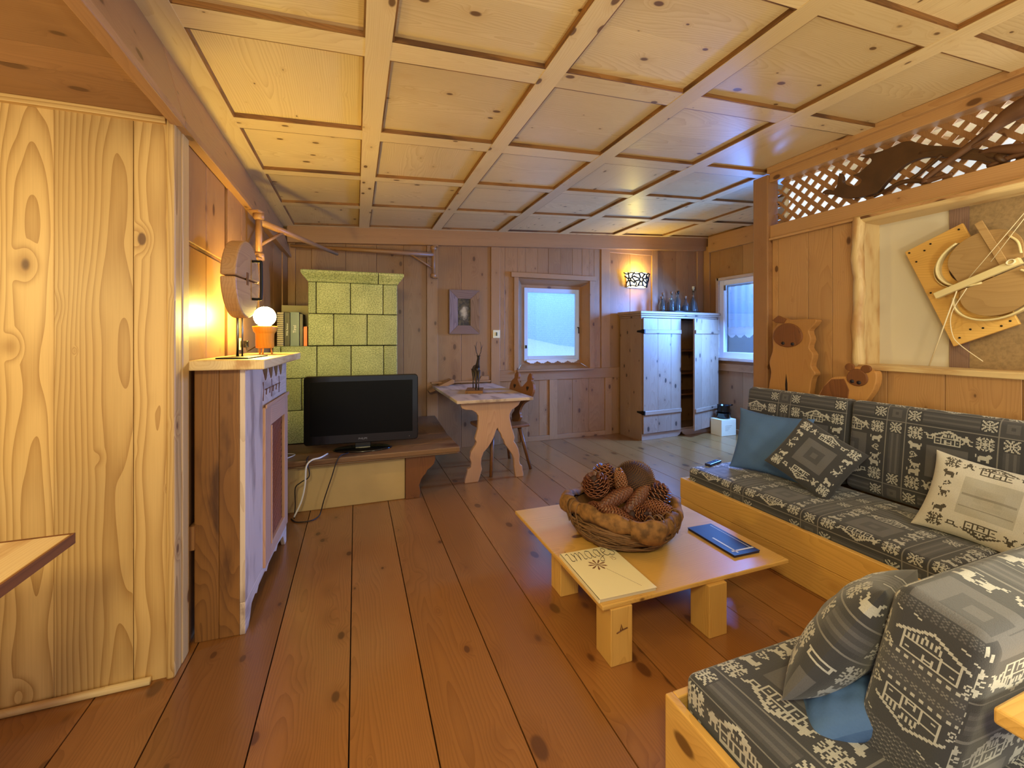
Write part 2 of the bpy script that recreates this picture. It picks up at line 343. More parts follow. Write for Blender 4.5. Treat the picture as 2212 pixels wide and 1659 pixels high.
# coffered ceiling, rising gently to the right
b = MB(); e = 4.86
DB = [(-.70, -.585), (.035, .135), (.80, .90), (1.575, 1.685), (2.38, 2.50), (3.17, 3.28), (3.95, 4.05), (4.76, 4.86)]
AB = [(-.25, -.15), (.30, .40), (1.035, 1.14), (1.74, 1.855), (2.53, 2.645), (3.255, 3.335), (4.0, 4.09), (4.76, 4.86)]
def slab(x0, x1, y0, y1, lo, hi, g, m):
    b.hexa([(x, y, zc(x)+d) for d in (lo, hi) for y in (y0, y1) for x in (x0, x1)], g, m)
for x0, x1 in DB: slab(x0, x1, -.25, e, 0, .06, 1, 1)
for y0, y1 in AB:
    for (a0, a1), (c0, c1) in zip(DB[:-1], DB[1:]): slab(a1, c0, y0, y1, .002, .06, 0, 1)
for (x0, x1), (x2, x3) in zip(DB[:-1], DB[1:]):
    for (y0, y1), (y2, y3) in zip(AB[:-1], AB[1:]):
        # shade on the batten sides painted as dark strips around each coffer
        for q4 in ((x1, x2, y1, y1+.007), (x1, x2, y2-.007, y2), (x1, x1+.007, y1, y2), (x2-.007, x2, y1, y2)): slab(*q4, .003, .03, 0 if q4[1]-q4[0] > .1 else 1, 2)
        n = random.choice((1, 1, 2)); gg = random.choice((0, 0, 1)); bd = random.random()
        for k in range(n):
            if gg == 0: slab(x1, x2, y1+(y2-y1)*k/n, y1+(y2-y1)*(k+1)/n-.001, .024, .05, 0, 0)
            else: slab(x1+(x2-x1)*k/n, x1+(x2-x1)*(k+1)/n-.001, y1, y2, .024, .05, 1, 0)
struct('ceiling', b, ['pine_ceiling', 'pine_batten', 'pine_old'])  # pine_old here: dark strips painting shade on the batten sides
b = MB(); b.hexa([(x, y, zc(x)+d) for d in (.06, .12) for y in (-.3, 4.95) for x in (-.75, 4.95)]); struct('ceiling_deck', b, 'pine_batten')
# left: niche with its own low ceiling, end wall, corner post, cornice
b = MB()
for y0, y1 in ((-.3, .35), (.35, .95), (.95, 1.60), (1.60, 1.735), (1.735, 2.02)): b.box(-2.2, -.64, y0+.001, y1-.001, 2.13, 2.16, g=0)
struct('ceiling_niche', b, 'pine_wall')
b = MB(); xs = [-2.2, -1.72, -1.45, -1.25, -1.005, -.778, -.674]
for x0, x1 in zip(xs[:-1], xs[1:]): b.box(x0+.001, x1-.001, 1.975 if x1 > -.78 else 1.98, 2.03, 0, 2.13, g=2)
b.box(-2.2, -.674, 1.955, 1.98, 2.105, 2.13, g=0)
struct('wall_niche', b, 'pine_pale', .002)
b = MB(); b.box(-2.25, -2.2, -.3, 2.03, 0, 2.16, g=2); struct('wall_niche_side', b, 'pine_pale')
b = MB()
b.tube([(-2.2, 1.965, .012), (-1.4, 1.962, .012), (-.72, 1.958, .014)], .014, 8, g=0); struct('baseboard_niche', b, 'log')
b = MB(); b.box(-.674, -.645, 1.958, 2.03, 0, 2.13, g=2); b.box(-.69, -.643, 2.03, 2.105, 0, 2.13, g=2)
struct('trim_1', b, 'pine_pale', .008)
b = MB()   # left wall: panels and stiles
b.box(-.80, -.70, 2.03, 4.95, 0, 2.5, g=2)
for y0, y1, x in ((2.105, 2.38, -.662), (2.38, 2.685, -.662)):
    b.box(-.70, x, y0+.001, y1-.001, 0, 1.685, g=2); b.box(-.70, x, y0+.001, y1-.001, 1.705, 2.11, g=2)
b.box(-.70, -.668, 2.105, 2.685, 1.685, 1.705, g=1, m=1)
for y0, y1, x in ((2.705, 3.0, -.652), (3.0, 3.45, -.652), (3.47, 3.62, -.644), (3.63, 4.1, -.66), (4.1, 4.55, -.66), (4.55, 4.85, -.65)): b.box(-.70, x, y0+.001, y1-.001, 0, 2.2, g=2)
b.box(-.70, -.69, 2.685, 2.705, 0, 2.2, g=2, m=1); b.box(-.70, -.69, 3.45, 3.47, 0, 2.2, g=2, m=1)
struct('wall_left', b, ['pine_wall', 'pine_old'], .003)
b = MB()   # raking cornice along the left side
for y0, y1 in ((-.3, 1.97), (1.972, 4.86)):
    b.hexa([(-.64, y0, 2.135), (-.62, y0, 2.135), (-.64, y1, 2.135), (-.62, y1, 2.135), (-.73, y0, 2.44), (-.695, y0, 2.44), (-.73, y1, 2.44), (-.695, y1, 2.44)], g=1)
    b.box(-.66, -.615, y0, y1, 2.105, 2.135, g=1)
struct('trim_2', b, 'pine_stile', .004)
# back wall
b = MB(); yF, yP, yB = 4.85, 4.868, 4.95
def zb(x): return 2.255+0.0534*(x+.613)
WX0, WX1, WZ0, WZ1 = 1.863, 2.865, .885, 2.01
b.box(-.8, WX0-.0, yP+.012, yB, 0, 2.7, g=2); b.box(WX1, 4.9, yP+.012, yB, 0, 2.9, g=2)
b.box(WX0, WX1, yP+.012, yB, 0, WZ0, g=2); b.box(WX0, WX1, yP+.012, yB, WZ1, 2.8, g=2)
def boards(xs, z0, z1, dy=0):
    for x0, x1 in zip(xs[:-1], xs[1:]): b.box(x0+.0008, x1-.0008, yP+dy+random.uniform(-.0015, .0015), yP+.02, z0, z1, g=2)
def stile(x0, x1, z0, z1): b.box(x0, x1, yF, yP+.02, z0, z1, g=2, m=1)
def railb(x0, x1, z0, z1): b.box(x0, x1, yF+.001, yP+.02, z0, z1, g=0, m=1)
boards([-.58, -.43, -.10, .215, .50, .757], 0, 2.36); boards([.883, 1.16, 1.519], 0, 2.38)
boards([1.63, 1.70, WX0], .889, 2.45); boards([WX0, 1.97, 2.13, 2.28, 2.45, 2.62, 2.76, WX1], WZ1, 2.50); boards([WX1, 2.94, 3.04], .889, 2.52)
boards([3.174, 3.50, 3.85], .889, 2.52); boards([3.95, 4.28, 4.50, 4.65], .889, 2.55)
boards([1.63, 1.80, 1.90], 0, .757); boards([1.99, 2.15, 2.287], .06, .757); boards([2.396, 2.62, 2.86, 3.19], .06, .757); boards([3.2, 3.6, 4.1, 4.65], 0, .757)
for x0, x1 in ((-.65, -.58), (.757, .883), (1.519, 1.63)): stile(x0, x1, 0, 2.4)
for x0, x1 in ((3.04, 3.174), (3.85, 3.95), (4.65, 4.76)): stile(x0, x1, .889, 2.55)
for x0, x1 in ((1.90, 1.99), (2.287, 2.396), (3.10, 3.20)): stile(x0, x1, 0, .757)
railb(1.63, 4.72, .757, .889); railb(1.99, 3.1, 0, .06); railb(3.174, 3.85, 2.42, 2.5)
b.hexa([(x, y, z) for z in (0, 1) for y in (4.80, 4.88) for x in (-.65, 4.78)], 0, 1)
b.v[-8:] = [(x, y, (zb(x) if k == 0 else zc(x)+.02)) for k in (0, 1) for y in (4.80, 4.88) for x in (-.65, 4.78)]
for x0, x1, z in ((.87, .93, .80), (1.06, 1.12, .80), (1.38, 1.43, .80)): pass
struct('wall_back', b, ['pine_wall', 'pine_stile'], .003)
b = MB()    # short shaped ledge behind the dining table
b.box(.80, 1.50, 4.80, 4.848, .765, .785, g=0); b.prism([(.0, .0), (.12, .0), (.12, .05), (.03, .05)], 0, .03, 'xz', T=Matrix.Translation((1.36, 4.815, .785)))
struct('trim_3', b, 'pine_stile', .004)
t = thing('headrest_wedge', 'slanted wooden headrest wedge on the back wall behind the left corner of the dining table', 'headrest', (.92, 4.848, .70))
b = MB(); b.prism([(-.17, 0), (-.15, -.02), (.12, .075), (.12, .115), (.09, .12)], -.16, 0, 'xz', g=0); obj('wedge', b, 'pine_wall', t, .005)
b = MB(); b.box(.1205, .124, -.15, -.01, .075, .11); obj('end_grain', b, 'wood_dark', t)

# window 1: splayed reveal, trim boards, sash, glass, net, lace
b = MB(); Yi = 5.02
def quadslab(a, c2, off, g): b.hexa([a[0], a[1], c2[0], c2[1]]+[tuple(Vector(p)+Vector(off)) for p in (a[0], a[1], c2[0], c2[1])], g)
quadslab([(WX0, yF, WZ0), (1.98, Yi, .96)], [(WX0, yF, WZ1), (1.98, Yi, 1.95)], (-.03, .03, 0), 2)
quadslab([(WX1, yF, WZ0), (2.80, Yi, .96)], [(WX1, yF, WZ1), (2.80, Yi, 1.95)], (.03, .03, 0), 2)
quadslab([(WX0, yF, WZ1), (1.98, Yi, 1.95)], [(WX1, yF, WZ1), (2.80, Yi, 1.95)], (0, .03, .03), 0)
quadslab([(WX0, yF, WZ0), (1.98, Yi, .96)], [(WX1, yF, WZ0), (2.80, Yi, .96)], (0, .03, -.03), 0)
b.box(1.77, 2.95, 4.832, 4.86, 2.025, 2.085, g=0); b.box(1.808, 1.868, 4.838, 4.86, .86, 2.025, g=2); b.box(2.86, 2.93, 4.838, 4.86, .889, 2.025, g=2)
b.box(1.84, 2.90, 4.80, 4.87, .872, .892, g=0)
w1 = obj('window_1', b, 'pine_stile', None, .003); w1['kind'] = 'structure'
b = MB()
for x0, x1, z0, z1, g in ((1.96, 2.02, .94, 1.97, 2), (2.76, 2.82, .94, 1.97, 2), (2.02, 2.76, 1.90, 1.97, 0), (2.02, 2.76, .94, .99, 0)): b.box(x0, x1, 5.0, 5.06, z0, z1, g)
obj('window_frame', b, 'pine_wall', w1, .004)
b = MB()
for x0, x1, z0, z1 in ((2.0, 2.05, .99, 1.92), (2.735, 2.785, .99, 1.92), (2.05, 2.735, 1.865, 1.92), (2.05, 2.735, .99, 1.05)): b.box(x0, x1, 4.99, 5.03, z0, z1)
obj('sash', b, 'blue_paint', w1, .004)
b = MB(); b.box(2.04, 2.745, 5.012, 5.016, 1.04, 1.875); obj('glass_pane', b, 'glass', w1)
b = MB(); b.box(2.015, 2.03, 4.97, 5.0, 1.15, 1.19); b.tube([(2.762, 4.985, 1.42), (2.762, 4.955, 1.42), (2.762, 4.955, 1.34)], .007, 6); obj('window_handle', b, 'iron', w1)
b = MB(); b.box(2.045, 2.74, 5.036, 5.038, 1.045, 1.87); t = obj('net_curtain', b, 'net'); props(t, 'fine net curtain behind the glass of the window over the dining chair', 'curtain')
def lace_poly(x0, x1, ztop, zmid, n, dz):
    p = [(x0, ztop), (x1, ztop)]; k = n*8
    for i in range(k, -1, -1):
        u = i/k*n; ph = u-math.floor(u); p.append((x0+(x1-x0)*i/k, zmid-dz*math.sin(PI*ph)*(1 if int(i) % 2 else .8)))
    return p
b = MB(); b.prism(lace_poly(2.03, 2.755, 1.005, .985, 5, .03), 4.978, 4.982, 'xz'); b.tube([(2.02, 4.98, 1.005), (2.76, 4.98, 1.005)], .005, 6)
t = obj('lace_edging', b, 'white_paint'); props(t, 'scalloped white lace edging along the bottom of the window over the dining chair', 'lace')
# right wall and window 2 in the alcove
b = MB(); X0 = 4.76; YA, YB, ZA, ZB = 3.35, 4.575, .99, 2.10
def rb(y0, y1, z0, z1, x=0.0, m=0, g=2): b.box(X0+x, X0+.06, y0, y1, z0, z1, g, m)
b.box(X0+.045, X0+.12, 2.4, YA, 0, 2.8, g=2); b.box(X0+.045, X0+.12, YB, 4.95, 0, 2.8, g=2); b.box(X0+.045, X0+.12, YA, YB, 0, ZA, g=2); b.box(X0+.045, X0+.12, YA, YB, ZB, 2.8, g=2)
for y0, y1 in ((2.45, 2.9), (2.9, 3.35)): rb(y0+.001, y1-.001, .06, 2.5, .02)
for y0, y1 in ((3.35, 3.75), (3.75, 4.2), (4.2, 4.575)): rb(y0+.001, y1-.001, ZB, 2.52, .02); rb(y0+.001, y1-.001, .06, .83, .02)
rb(4.575, 4.74, .06, 2.52, .02); rb(4.74, 4.85, 0, 2.6, 0, 1); rb(2.45, 4.74, .83, .93, 0, 1, 1); rb(2.45, 4.74, 0, .06, 0, 1, 1); rb(2.45, 4.74, 2.50, 2.72, -.03, 1, 1)
struct('wall_right', b, ['pine_wall', 'pine_stile'], .003)
b = MB()
for y0, y1, z0, z1 in ((YB-.03, YB+.015, ZA-.01, ZB+.01), (YA-.02, YA+.03, ZA-.01, ZB+.01), (YA, YB, ZB-.03, ZB+.01), (YA, YB, ZA-.02, ZA+.02)): b.box(4.72, 4.85, y0, y1, z0, z1, g=1)
w2 = obj('window_2', b, 'pine_grey', None, .003); w2['kind'] = 'structure'
b = MB()
for y0, y1, z0, z1 in ((YB-.10, YB-.03, ZA+.02, ZB-.03), (YA+.03, YA+.10, ZA+.02, ZB-.03), (YA+.10, YB-.10, ZB-.10, ZB-.03), (YA+.10, YB-.10, ZA+.02, ZA+.10)): b.box(4.745, 4.80, y0, y1, z0, z1)
obj('sash', b, 'white_paint', w2, .005)
b = MB(); b.box(4.775, 4.779, YA+.08, YB-.08, ZA+.08, ZB-.08); obj('glass_pane', b, 'glass', w2)
b = MB(); b.box(4.735, 4.748, 4.43, 4.465, 1.93, 2.0); obj('window_hinge', b, 'steel', w2)
Yg = np.linspace(YA+.06, YB-.11, 90); Zg = np.array([1.98, 1.8, 1.6, 1.42]); YY, ZZ = np.meshgrid(Yg, Zg, indexing='ij')
b = MB(); b.grid(4.815+.010*np.sin(YY*55), YY, ZZ); t = obj('sheer_curtain', b, 'sheer'); props(t, 'pale blue sheer half curtain in the alcove window beside the tall cupboard', 'curtain')
b = MB(); b.prism([(y, z) for y, z in [(p[0], p[1]) for p in lace_poly(YA+.06, YB-.11, 1.43, 1.33, 8, .05)]], 4.808, 4.811, 'yz'); obj('lace_hem', b, 'lace', t)
# outdoors
b = MB(); n = 24; xs = np.linspace(-2, 8, n); ys = np.linspace(5.4, 8.5, 12); XX, YY = np.meshgrid(xs, ys, indexing='ij')
b.grid(XX, YY, .75+.16*(YY-5.4)+.14*np.sin(XX*1.7)*np.sin(YY*1.3)); struct('ground_snow', b, 'snow')
b = MB()
for k in range(22): b.box(-2+k*.46, -1.545+k*.46, 8.2, 8.26, .6, 5, g=2)
struct('wall_neighbour', b, 'facade')
b = MB(); b.box(5.6, 5.66, 2.2, 6, 0, 4, g=2); struct('wall_outside', b, 'facade')
# partition at right: post, lattice, rail, boards, framed recess
b = MB(); b.box(3.10, 3.22, 2.49, 2.625, 0, 2.60, g=2); struct('trim_5', b, 'pine_stile', .008)
b = MB(); PX = 3.15
b.box(3.125, 3.30, -.3, 2.49, 2.085, 2.19, g=1, m=1); b.box(3.11, 3.13, -.3, 2.49, 2.07, 2.088, g=1, m=1)
ys = [2.49, 2.44, 2.20, 2.03, 1.867]
for y1, y0 in zip(ys[:-1], ys[1:]): b.box(PX, 3.19, y0+.001, y1-.001, 0, 2.09, g=2)
ys = [1.867, 1.70, 1.42, 1.12, .85, .5, .1, -.3]
for y1, y0 in zip(ys[:-1], ys[1:]): b.box(PX, 3.19, y0+.001, y1-.001, 0, 1.09, g=2)
b.box(3.34, 3.36, -.3, 2.44, 0, 2.08, g=2)
struct('wall_partition', b, ['pine_wall_lit', 'pine_wall_lit'], .003)
b = MB()
b.hexa([(x, y, z) for z, in ((2.535,), (2.645,)) for y in (-.3, 2.49) for x in (3.12, 3.26)], 1, 0)
b.box(3.09, 3.13, -.3, 2.49, 2.60, 2.65, g=1)
struct('trim_8', b, 'pine_wall_lit', .003)
def lattice(bm, u0, u1, v0, v1, step, w, place, th):
    """diagonal slats clipped to a rectangle; place(u, v, d) gives the point"""
    for sgn, d in ((1, 0), (-1, th)):
        c = (u0-(v1-v0)) if sgn == 1 else u0
        while c < u1+(v1-v0):
            # line u = c + sgn*(v-v0)
            def clip(cc):
                va, vb = v0, v1
                if sgn == 1: va = max(va, v0+(u0-cc)); vb = min(vb, v0+(u1-cc))
                else: va = max(va, v0+(cc-u1)); vb = min(vb, v0+(cc-u0))
                return va, vb
            va, vb = clip(c)
            if vb-va > .015:
                q = []
                for dd in (d, d+th):
                    for hh in (-w*.707, w*.707):
                        for vv in (va, vb):
                            uu = c+hh+sgn*(vv-v0); q.append(place(min(max(uu, u0), u1), vv, dd))
                bm.hexa(q, 2)
            c += step
b = MB(); lattice(b, -.3, 2.49, 2.19, 2.54, .098, .030, lambda u, v, d: (3.20+d, u, v), .008)
struct('trim_6', b, 'pine_stile')
b = MB()
b.box(3.17, 3.35, 1.838, 1.868, 1.09, 2.09, g=2); b.box(3.17, 3.35, -.3, 1.868, 2.052, 2.085, g=1); b.box(3.10, 3.35, -.3, 1.875, 1.085, 1.118, g=1)
nz = [(3.135+.006*math.sin(z*9), 1.855+.004*math.sin(z*14+1), z) for z in np.linspace(1.10, 2.085, 16)]
b.tube(nz, [.034+.004*math.sin(i*1.9) for i in range(16)], 12, g=2)
b.tube([(3.14, 1.875, 2.075), (3.14, .8, 2.072), (3.14, -.3, 2.075)], .028, 10, g=1)
struct('trim_7', b, 'log', .004)
b = MB(); b.box(3.325, 3.345, 1.475, 1.838, 1.118, 2.052); b.box(3.325, 3.345, -.3, 1.39, 1.118, 2.052, m=1); b.box(3.315, 3.345, 1.39, 1.475, 1.118, 2.052, m=2)
struct('wall_recess', b, ['panel_white', 'plaster_tan', 'wood_frame'])
b = MB(); b.box(4.40, 4.46, -.4, 2.43, 0, 2.8); b.box(3.22, 4.8, 2.40, 2.44, 0, 2.75); struct('wall_hall', b, 'plaster_white')

# ------------------------------------------------------------------ left side: table corner, radiator cover and what stands on it
t = thing('side_table', 'weathered plank tabletop corner reaching in beside the yellow pine niche wall', 'table', (-1.15, 1.1, 0))
b = MB(); b.box(-.45, .05, -.6, .43, .725, .752, g=1); b.box(.05, .41, -.6, .43, .725, .752, g=1); obj('tabletop', b, 'log', t, .004)
b = MB(); b.box(.41, .416, -.6, .43, .724, .753, g=1); b.box(-.45, .416, .43, .434, .724, .753, g=0); obj('edge_band', b, 'wood_dark', t)
for x, y in ((-.35, .33), (.22, .28), (-.35, -.5), (.22, -.5)):
    b = MB(); b.box(x-.03, x+.03, y-.03, y+.03, 0, .725); obj('leg', b, 'wood_frame', t, .004)
RZ = -math.atan2(.045, 1.012)
t = thing('radiator_cover', 'tall whitewashed radiator cabinet with lattice door standing against the left wall', 'cabinet', (-.452, 2.144, 0), RZ)
b = MB(); b.box(-.19, -.10, 0, .025, 0, 1.16, g=2); b.box(-.10, -.022, 0, .025, 0, 1.16, g=2); obj('side_panel', b, 'pine_old', t, .004)
b = MB(); b.box(-.19, -.022, .86, .885, 0, 1.16, g=2); obj('side_panel', b, 'pine_old', t, .004)
b = MB()
b.box(-.022, 0, 0, .30, .14, 1.16, g=2); b.box(-.022, 0, .86, .885, .14, 1.16, g=2); b.box(-.022, 0, .30, .86, .94, 1.16, g=1)
ap = [(0, .0), (.05, 0), (.075, .03), (.10, .075), (.16, .085), (.19, .07), (.22, .09), (.34, .095), (.38, .075), (.42, .095), (.55, .095), (.60, .075), (.64, .095), (.73, .085), (.79, .075), (.82, .03), (.84, 0), (.885, 0), (.885, .14), (0, .14)]
b.prism(ap, -.022, 0, 'yz', g=1)
obj('front_panel', b, 'pine_grey', t, .003)
b = MB()
for y0, y1, z0, z1, g in ((.30, .42, .13, .94, 2), (.77, .86, .13, .94, 2), (.42, .77, .83, .94, 1), (.42, .77, .13, .20, 1)): b.box(-.006, .012, y0, y1, z0, z1, g)
b.box(.012, .020, .295, .865, .935, .955, g=1); b.box(.012, .018, .415, .425, .20, .83, g=2)
d = obj('door', b, 'pine_rose', t, .004)
b = MB(); lattice(b, .42, .77, .20, .83, .034, .012, lambda u, v, q: (-.004-q*1.0, u, v), .004); obj('lattice_grille', b, 'grille_wood', d)
b = MB(); b.box(-.06, -.05, .40, .80, .15, .85); obj('backing', b, 'black_gloss', t)
b = MB()
for k, y in enumerate((.28, .40, .52, .64)): b.prism([(y, 1.155), (y+.115, 1.155), (y+.10, 1.12), (y+.085, 1.085), (y+.065, 1.075), (y+.045, 1.10), (y+.03, 1.115), (y+.012, 1.14)], -.002, .003, 'yz')
for k in range(5): b.box(-.001, .002, .34+k*.075, .40+k*.075, 1.025, 1.031); b.tube([(.0015, .37+k*.075, 1.028), (.0015, .36+k*.075, 1.0), ], .003, 5)
for y in (.30, .48, .66): b.tube([(.001, y, 1.07), (.001, y+.01, 1.03), (.001, y, .975)], .0022, 5)
obj('carved_frieze', b, 'wood_dark', t)
b = MB(); b.box(-.20, .085, -.05, .86, 1.158, 1.20, g=1); obj('top_slab', b, 'log', t, .006)
b = MB(); b.box(-.205, -.185, -.012, .04, .40, .50); obj('spacer_block', b, 'pine_wall', t)
# round wooden disc with iron handle on a rod
t = thing('disc_sculpture', 'thick round wooden disc with black iron handle standing on a rod on the radiator cabinet', 'sculpture', (-.515, 2.36, 1.20), -.10)
b = MB(); b.box(-.05, .08, -.16, .13, 0, .006, g=1); obj('base_plate', b, 'iron', t, .002)
b = MB(); b.tube([(-.012, -.01, .006), (-.012, -.01, .25)], .006, 8); b.tube([(.008, -.01, .006), (.008, -.01, .25)], .004, 8); obj('rod', b, 'steel', t)
def half_disc(s):
    a = [PI*i/22 for i in range(23)]; R = .178
    return [(R*math.cos(q)*(.92), s*(R*math.sin(q)*1.02)+s*.0025) for q in a]
def mwd(bm, s): bm.prism(half_disc(s), -.032, .032, 'yz', g=1, T=Matrix.Translation((0, 0, .372)))
b = MB(); mwd(b, 1); obj('disc_half', b, 'disc_wood', t, .008)
b = MB(); mwd(b, -1); obj('disc_half', b, 'disc_wood', t, .008)
b = MB(); b.box(.031, .034, -.03, -.005, .345, .405); obj('slot_inlay', b, 'wood_dark', t)
b = MB(); b.tube(bez([(.03, .05, .47), (.062, .05, .47), (.072, .05, .455), (.072, .05, .30), (.062, .05, .285), (.03, .05, .285)], 5), .0065, 8); obj('handle', b, 'iron', t)
# small globe lamp
t = thing('globe_lamp', 'glowing globe lamp on an orange turned wooden base, on the radiator cabinet', 'lamp', (-.475, 2.70, 1.20))
b = MB(); b.lathe([(.040, .035), (.046, .04), (.047, .115), (.052, .122), (.058, .13), (.062, .15), (.062, .158), (.03, .16)], 8, m=0)
for k in range(3): a = k*2.1+.4; b.tube([(.03*math.cos(a), .03*math.sin(a), .04), (.036*math.cos(a), .036*math.sin(a), 0)], .005, 6)
obj('lamp_base', b, 'lamp_wood', t)
b = MB(); b.lathe([(.055*math.sin(PI*i/16)+.0005, .211-.055*math.cos(PI*i/16)) for i in range(17)], 24); obj('globe', b, 'globe', t)
b = MB(); b.tube(bez([(-.04, .02, .05), (-.09, .05, .02), (-.12, .16, .02), (-.14, .22, .06)], 6), .0035, 6); obj('power_cord', b, 'cable_black', t)
t = thing('wall_socket', 'small cream wall socket behind the globe lamp', 'socket', (-.652, 2.93, 1.255))
b = MB(); b.box(0, .012, -.035, .035, -.035, .035); obj('plate', b, 'ivory', t, .004)
b = MB(); b.box(.012, .05, -.018, .018, -.02, .02); obj('plug', b, 'black_gloss', t, .004)
# swing-out wooden rods over the stove
def rack(name, label, loc, rz, L, r0, r1, z_arm, brace, H):
    t = thing(name, label, 'drying rack', loc, rz, 'wooden drying rods around the stove')
    b = MB(); b.tube([(0, 0, 0), (0, 0, H)], .021, 8); b.lathe([(.034, -.005), (.034, .03), (.024, .04)], 8); b.lathe([(.024, H-.04), (.034, H-.03), (.034, H+.005)], 8); b.box(-.05, .01, -.03, .03, -.012, .0, g=0); b.box(-.05, .01, -.03, .03, H, H+.012, g=0)
    obj('post', b, 'pine_stile', t)
    b = MB(); b.tube([(0, 0, z_arm), (L*.35, 0, z_arm), (L, 0, z_arm-.005)], [r0, r0*.95, r1], 8, g=0); obj('rod', b, 'pine_stile', t)
    b = MB(); b.tube([(.01, 0, z_arm-brace), (brace*1.7, 0, z_arm-.01)], .011, 6, g=0); obj('brace', b, 'pine_stile', t)
rack('drying_rod', 'wooden swing-out rod bracketed to the left wall above the globe lamp', (-.585, 3.13, 1.80), math.radians(66), 1.06, .022, .013, .24, .15, .29)
rack('drying_rod', 'long wooden rod bracketed to the back wall above the tiled stove', (.815, 4.765, 1.965), math.radians(180), 1.43, .026, .016, .25, .15, .34)

# ------------------------------------------------------------------ tiled stove with bench, books and television
t = thing('tile_stove', 'green-cream tiled stove with corniced top filling the back left corner', 'stove', (0, 3.95, 0))
def tile_rows(bm, x0, x1, yside, rows, offs, w=.272):
    for (z0, z1), o in zip(rows, offs):
        x = x1-o; cuts = [x1]
        while x > x0+.04: cuts.append(x); x -= w
        cuts.append(x0)
        for a, c in zip(cuts[1:], cuts[:-1]): bm.box(a+.0025, c-.0025, 0, .03, z0+.0025, z1-.0025)
        y = .03+.001; ys = [0, .20, .47, .74, yside]
        for a, c in zip(ys[:-1], ys[1:]): bm.box(x1-.03, x1-.0, a+.032, c+.028, z0+.0025, z1-.0025)
b = MB(); b.box(-.64, .345, .02, .88, .404, 1.215, m=1); tile_rows(b, -.64, .355, .85, [(.95, 1.22), (.68, .95), (.404, .68)], [.12, .235, .12]); b.box(-.64, -.38, .02, .88, 1.19, 1.22)
obj('lower_body', b, ['tile', 'black_gap'], t, .006)
b = MB(); b.box(-.37, .345, .02, .88, 1.22, 1.78, m=1); tile_rows(b, -.378, .355, .85, [(1.495, 1.765), (1.222, 1.495)], [.125, .26]); obj('upper_body', b, ['tile', 'black_gap'], t, .006)
b = MB()
pf = [(0, 1.765), (.008, 1.775), (.012, 1.785), (.035, 1.81), (.05, 1.835), (.05, 1.855), (.04, 1.862)]
for (d0, z0), (d1, z1) in zip(pf[:-1], pf[1:]):
    for a, c in ((-.378, .185), (.192, .355)):
        l0 = d0 if a < 0 else 0; l1 = d1 if a < 0 else 0; r0 = d0 if c > .3 else 0; r1 = d1 if c > .3 else 0
        b.hexa([(a-l0, -d0, z0), (c+r0, -d0, z0), (a-l0, .88, z0), (c+r0, .88, z0), (a-l1, -d1, z1), (c+r1, -d1, z1), (a-l1, .88, z1), (c+r1, .88, z1)], 0)
obj('cornice', b, 'tile', t)
b = MB(); b.box(-.64, .372, -.455, .88, 0, .36); obj('plinth', b, 'plaster', t, .006)
t = thing('stove_bench', 'dark worn wooden bench wrapping around the foot of the tiled stove', 'bench', (0, 3.4, 0))
b = MB(); b.box(-.64, .80, 0, .20, .36, .402, g=0); b.box(-.64, .80, .201, .545, .362, .402, g=0)
b.hexa([(.36, .546, .362), (.80, .546, .362), (.36, 1.44, .362), (.85, 1.44, .362), (.36, .546, .402), (.80, .546, .402), (.36, 1.44, .402), (.85, 1.44, .402)], 1)
b.box(-.64, .79, .012, .05, .345, .36, g=0); obj('bench_top', b, 'wood_bench', t, .008)
b = MB(); br = [(.374, .0), (.485, 0), (.492, .05), (.482, .10), (.50, .15), (.515, .17), (.535, .19), (.545, .215), (.575, .235), (.60, .26), (.612, .30), (.608, .345), (.374, .345)]
b.prism(br, .075, .125, 'xz', g=2); obj('bracket', b, 'wood_dark', t, .004)
b = MB(); b.box(.374, .47, .16, 1.40, 0, .345, g=1); b.box(.374, .60, 1.30, 1.35, 0, .345, g=2); obj('side_board', b, 'pine_grey', t, .004)
t = thing('television', 'black flat-screen television standing on the stove bench', 'television', (.055, 3.60, .402), -.06)
def rrect(x0, x1, z0, z1, r, n=6):
    p = []
    for cx, cz, a0 in ((x1-r, z0+r, -PI/2), (x1-r, z1-r, 0), (x0+r, z1-r, PI/2), (x0+r, z0+r, PI)):
        for i in range(n+1): a = a0+PI/2*i/n; p.append((cx+r*math.cos(a), cz+r*math.sin(a)))
    return p
b = MB(); b.prism(rrect(-.43, .43, .055, .59, .028), -.02, .045, 'xz'); b.prism(rrect(-.30, .30, .12, .5, .05), .045, .09, 'xz'); obj('housing', b, 'black_gloss', t, .006)
b = MB(); b.box(-.385, .385, -.0225, -.0195, .125, .545); obj('screen', b, 'black_screen', t)
b = MB(); b.prism(rrect(-.06, .06, .015, .11, .015), -.012, .04, 'xz'); obj('stand_neck', b, 'black_gloss', t, .004)
b = MB(); b.lathe([(.10, 0), (.22, 0), (.225, .006), (.21, .014), (.06, .022)], 36, T=Matrix.Diagonal((1, .5, 1, 1))); obj('stand_base', b, 'black_gloss', t)
def text(name, s, size, parent, loc, rot, mat, extrude=.0004, shear=0.0, align='CENTER'):
    cu = bpy.data.curves.new(name, 'FONT'); cu.body = s; cu.size = size; cu.extrude = extrude; cu.shear = shear; cu.align_x = align; cu.align_y = 'CENTER'
    o = bpy.data.objects.new(name, cu); COL.objects.link(o); o.parent = parent; o.location = loc; o.rotation_euler = rot; cu.materials.append(M[mat])
    bpy.context.view_layer.update(); me = bpy.data.meshes.new_from_object(o); bpy.data.objects.remove(o)
    o = bpy.data.objects.new(name, me); COL.objects.link(o); o.parent = parent; o.location = loc; o.rotation_euler = rot; return o
text('logo_lettering', 'PHILIPS', .021, t, (0, -.0212, .088), (PI/2, 0, 0), 'steel')
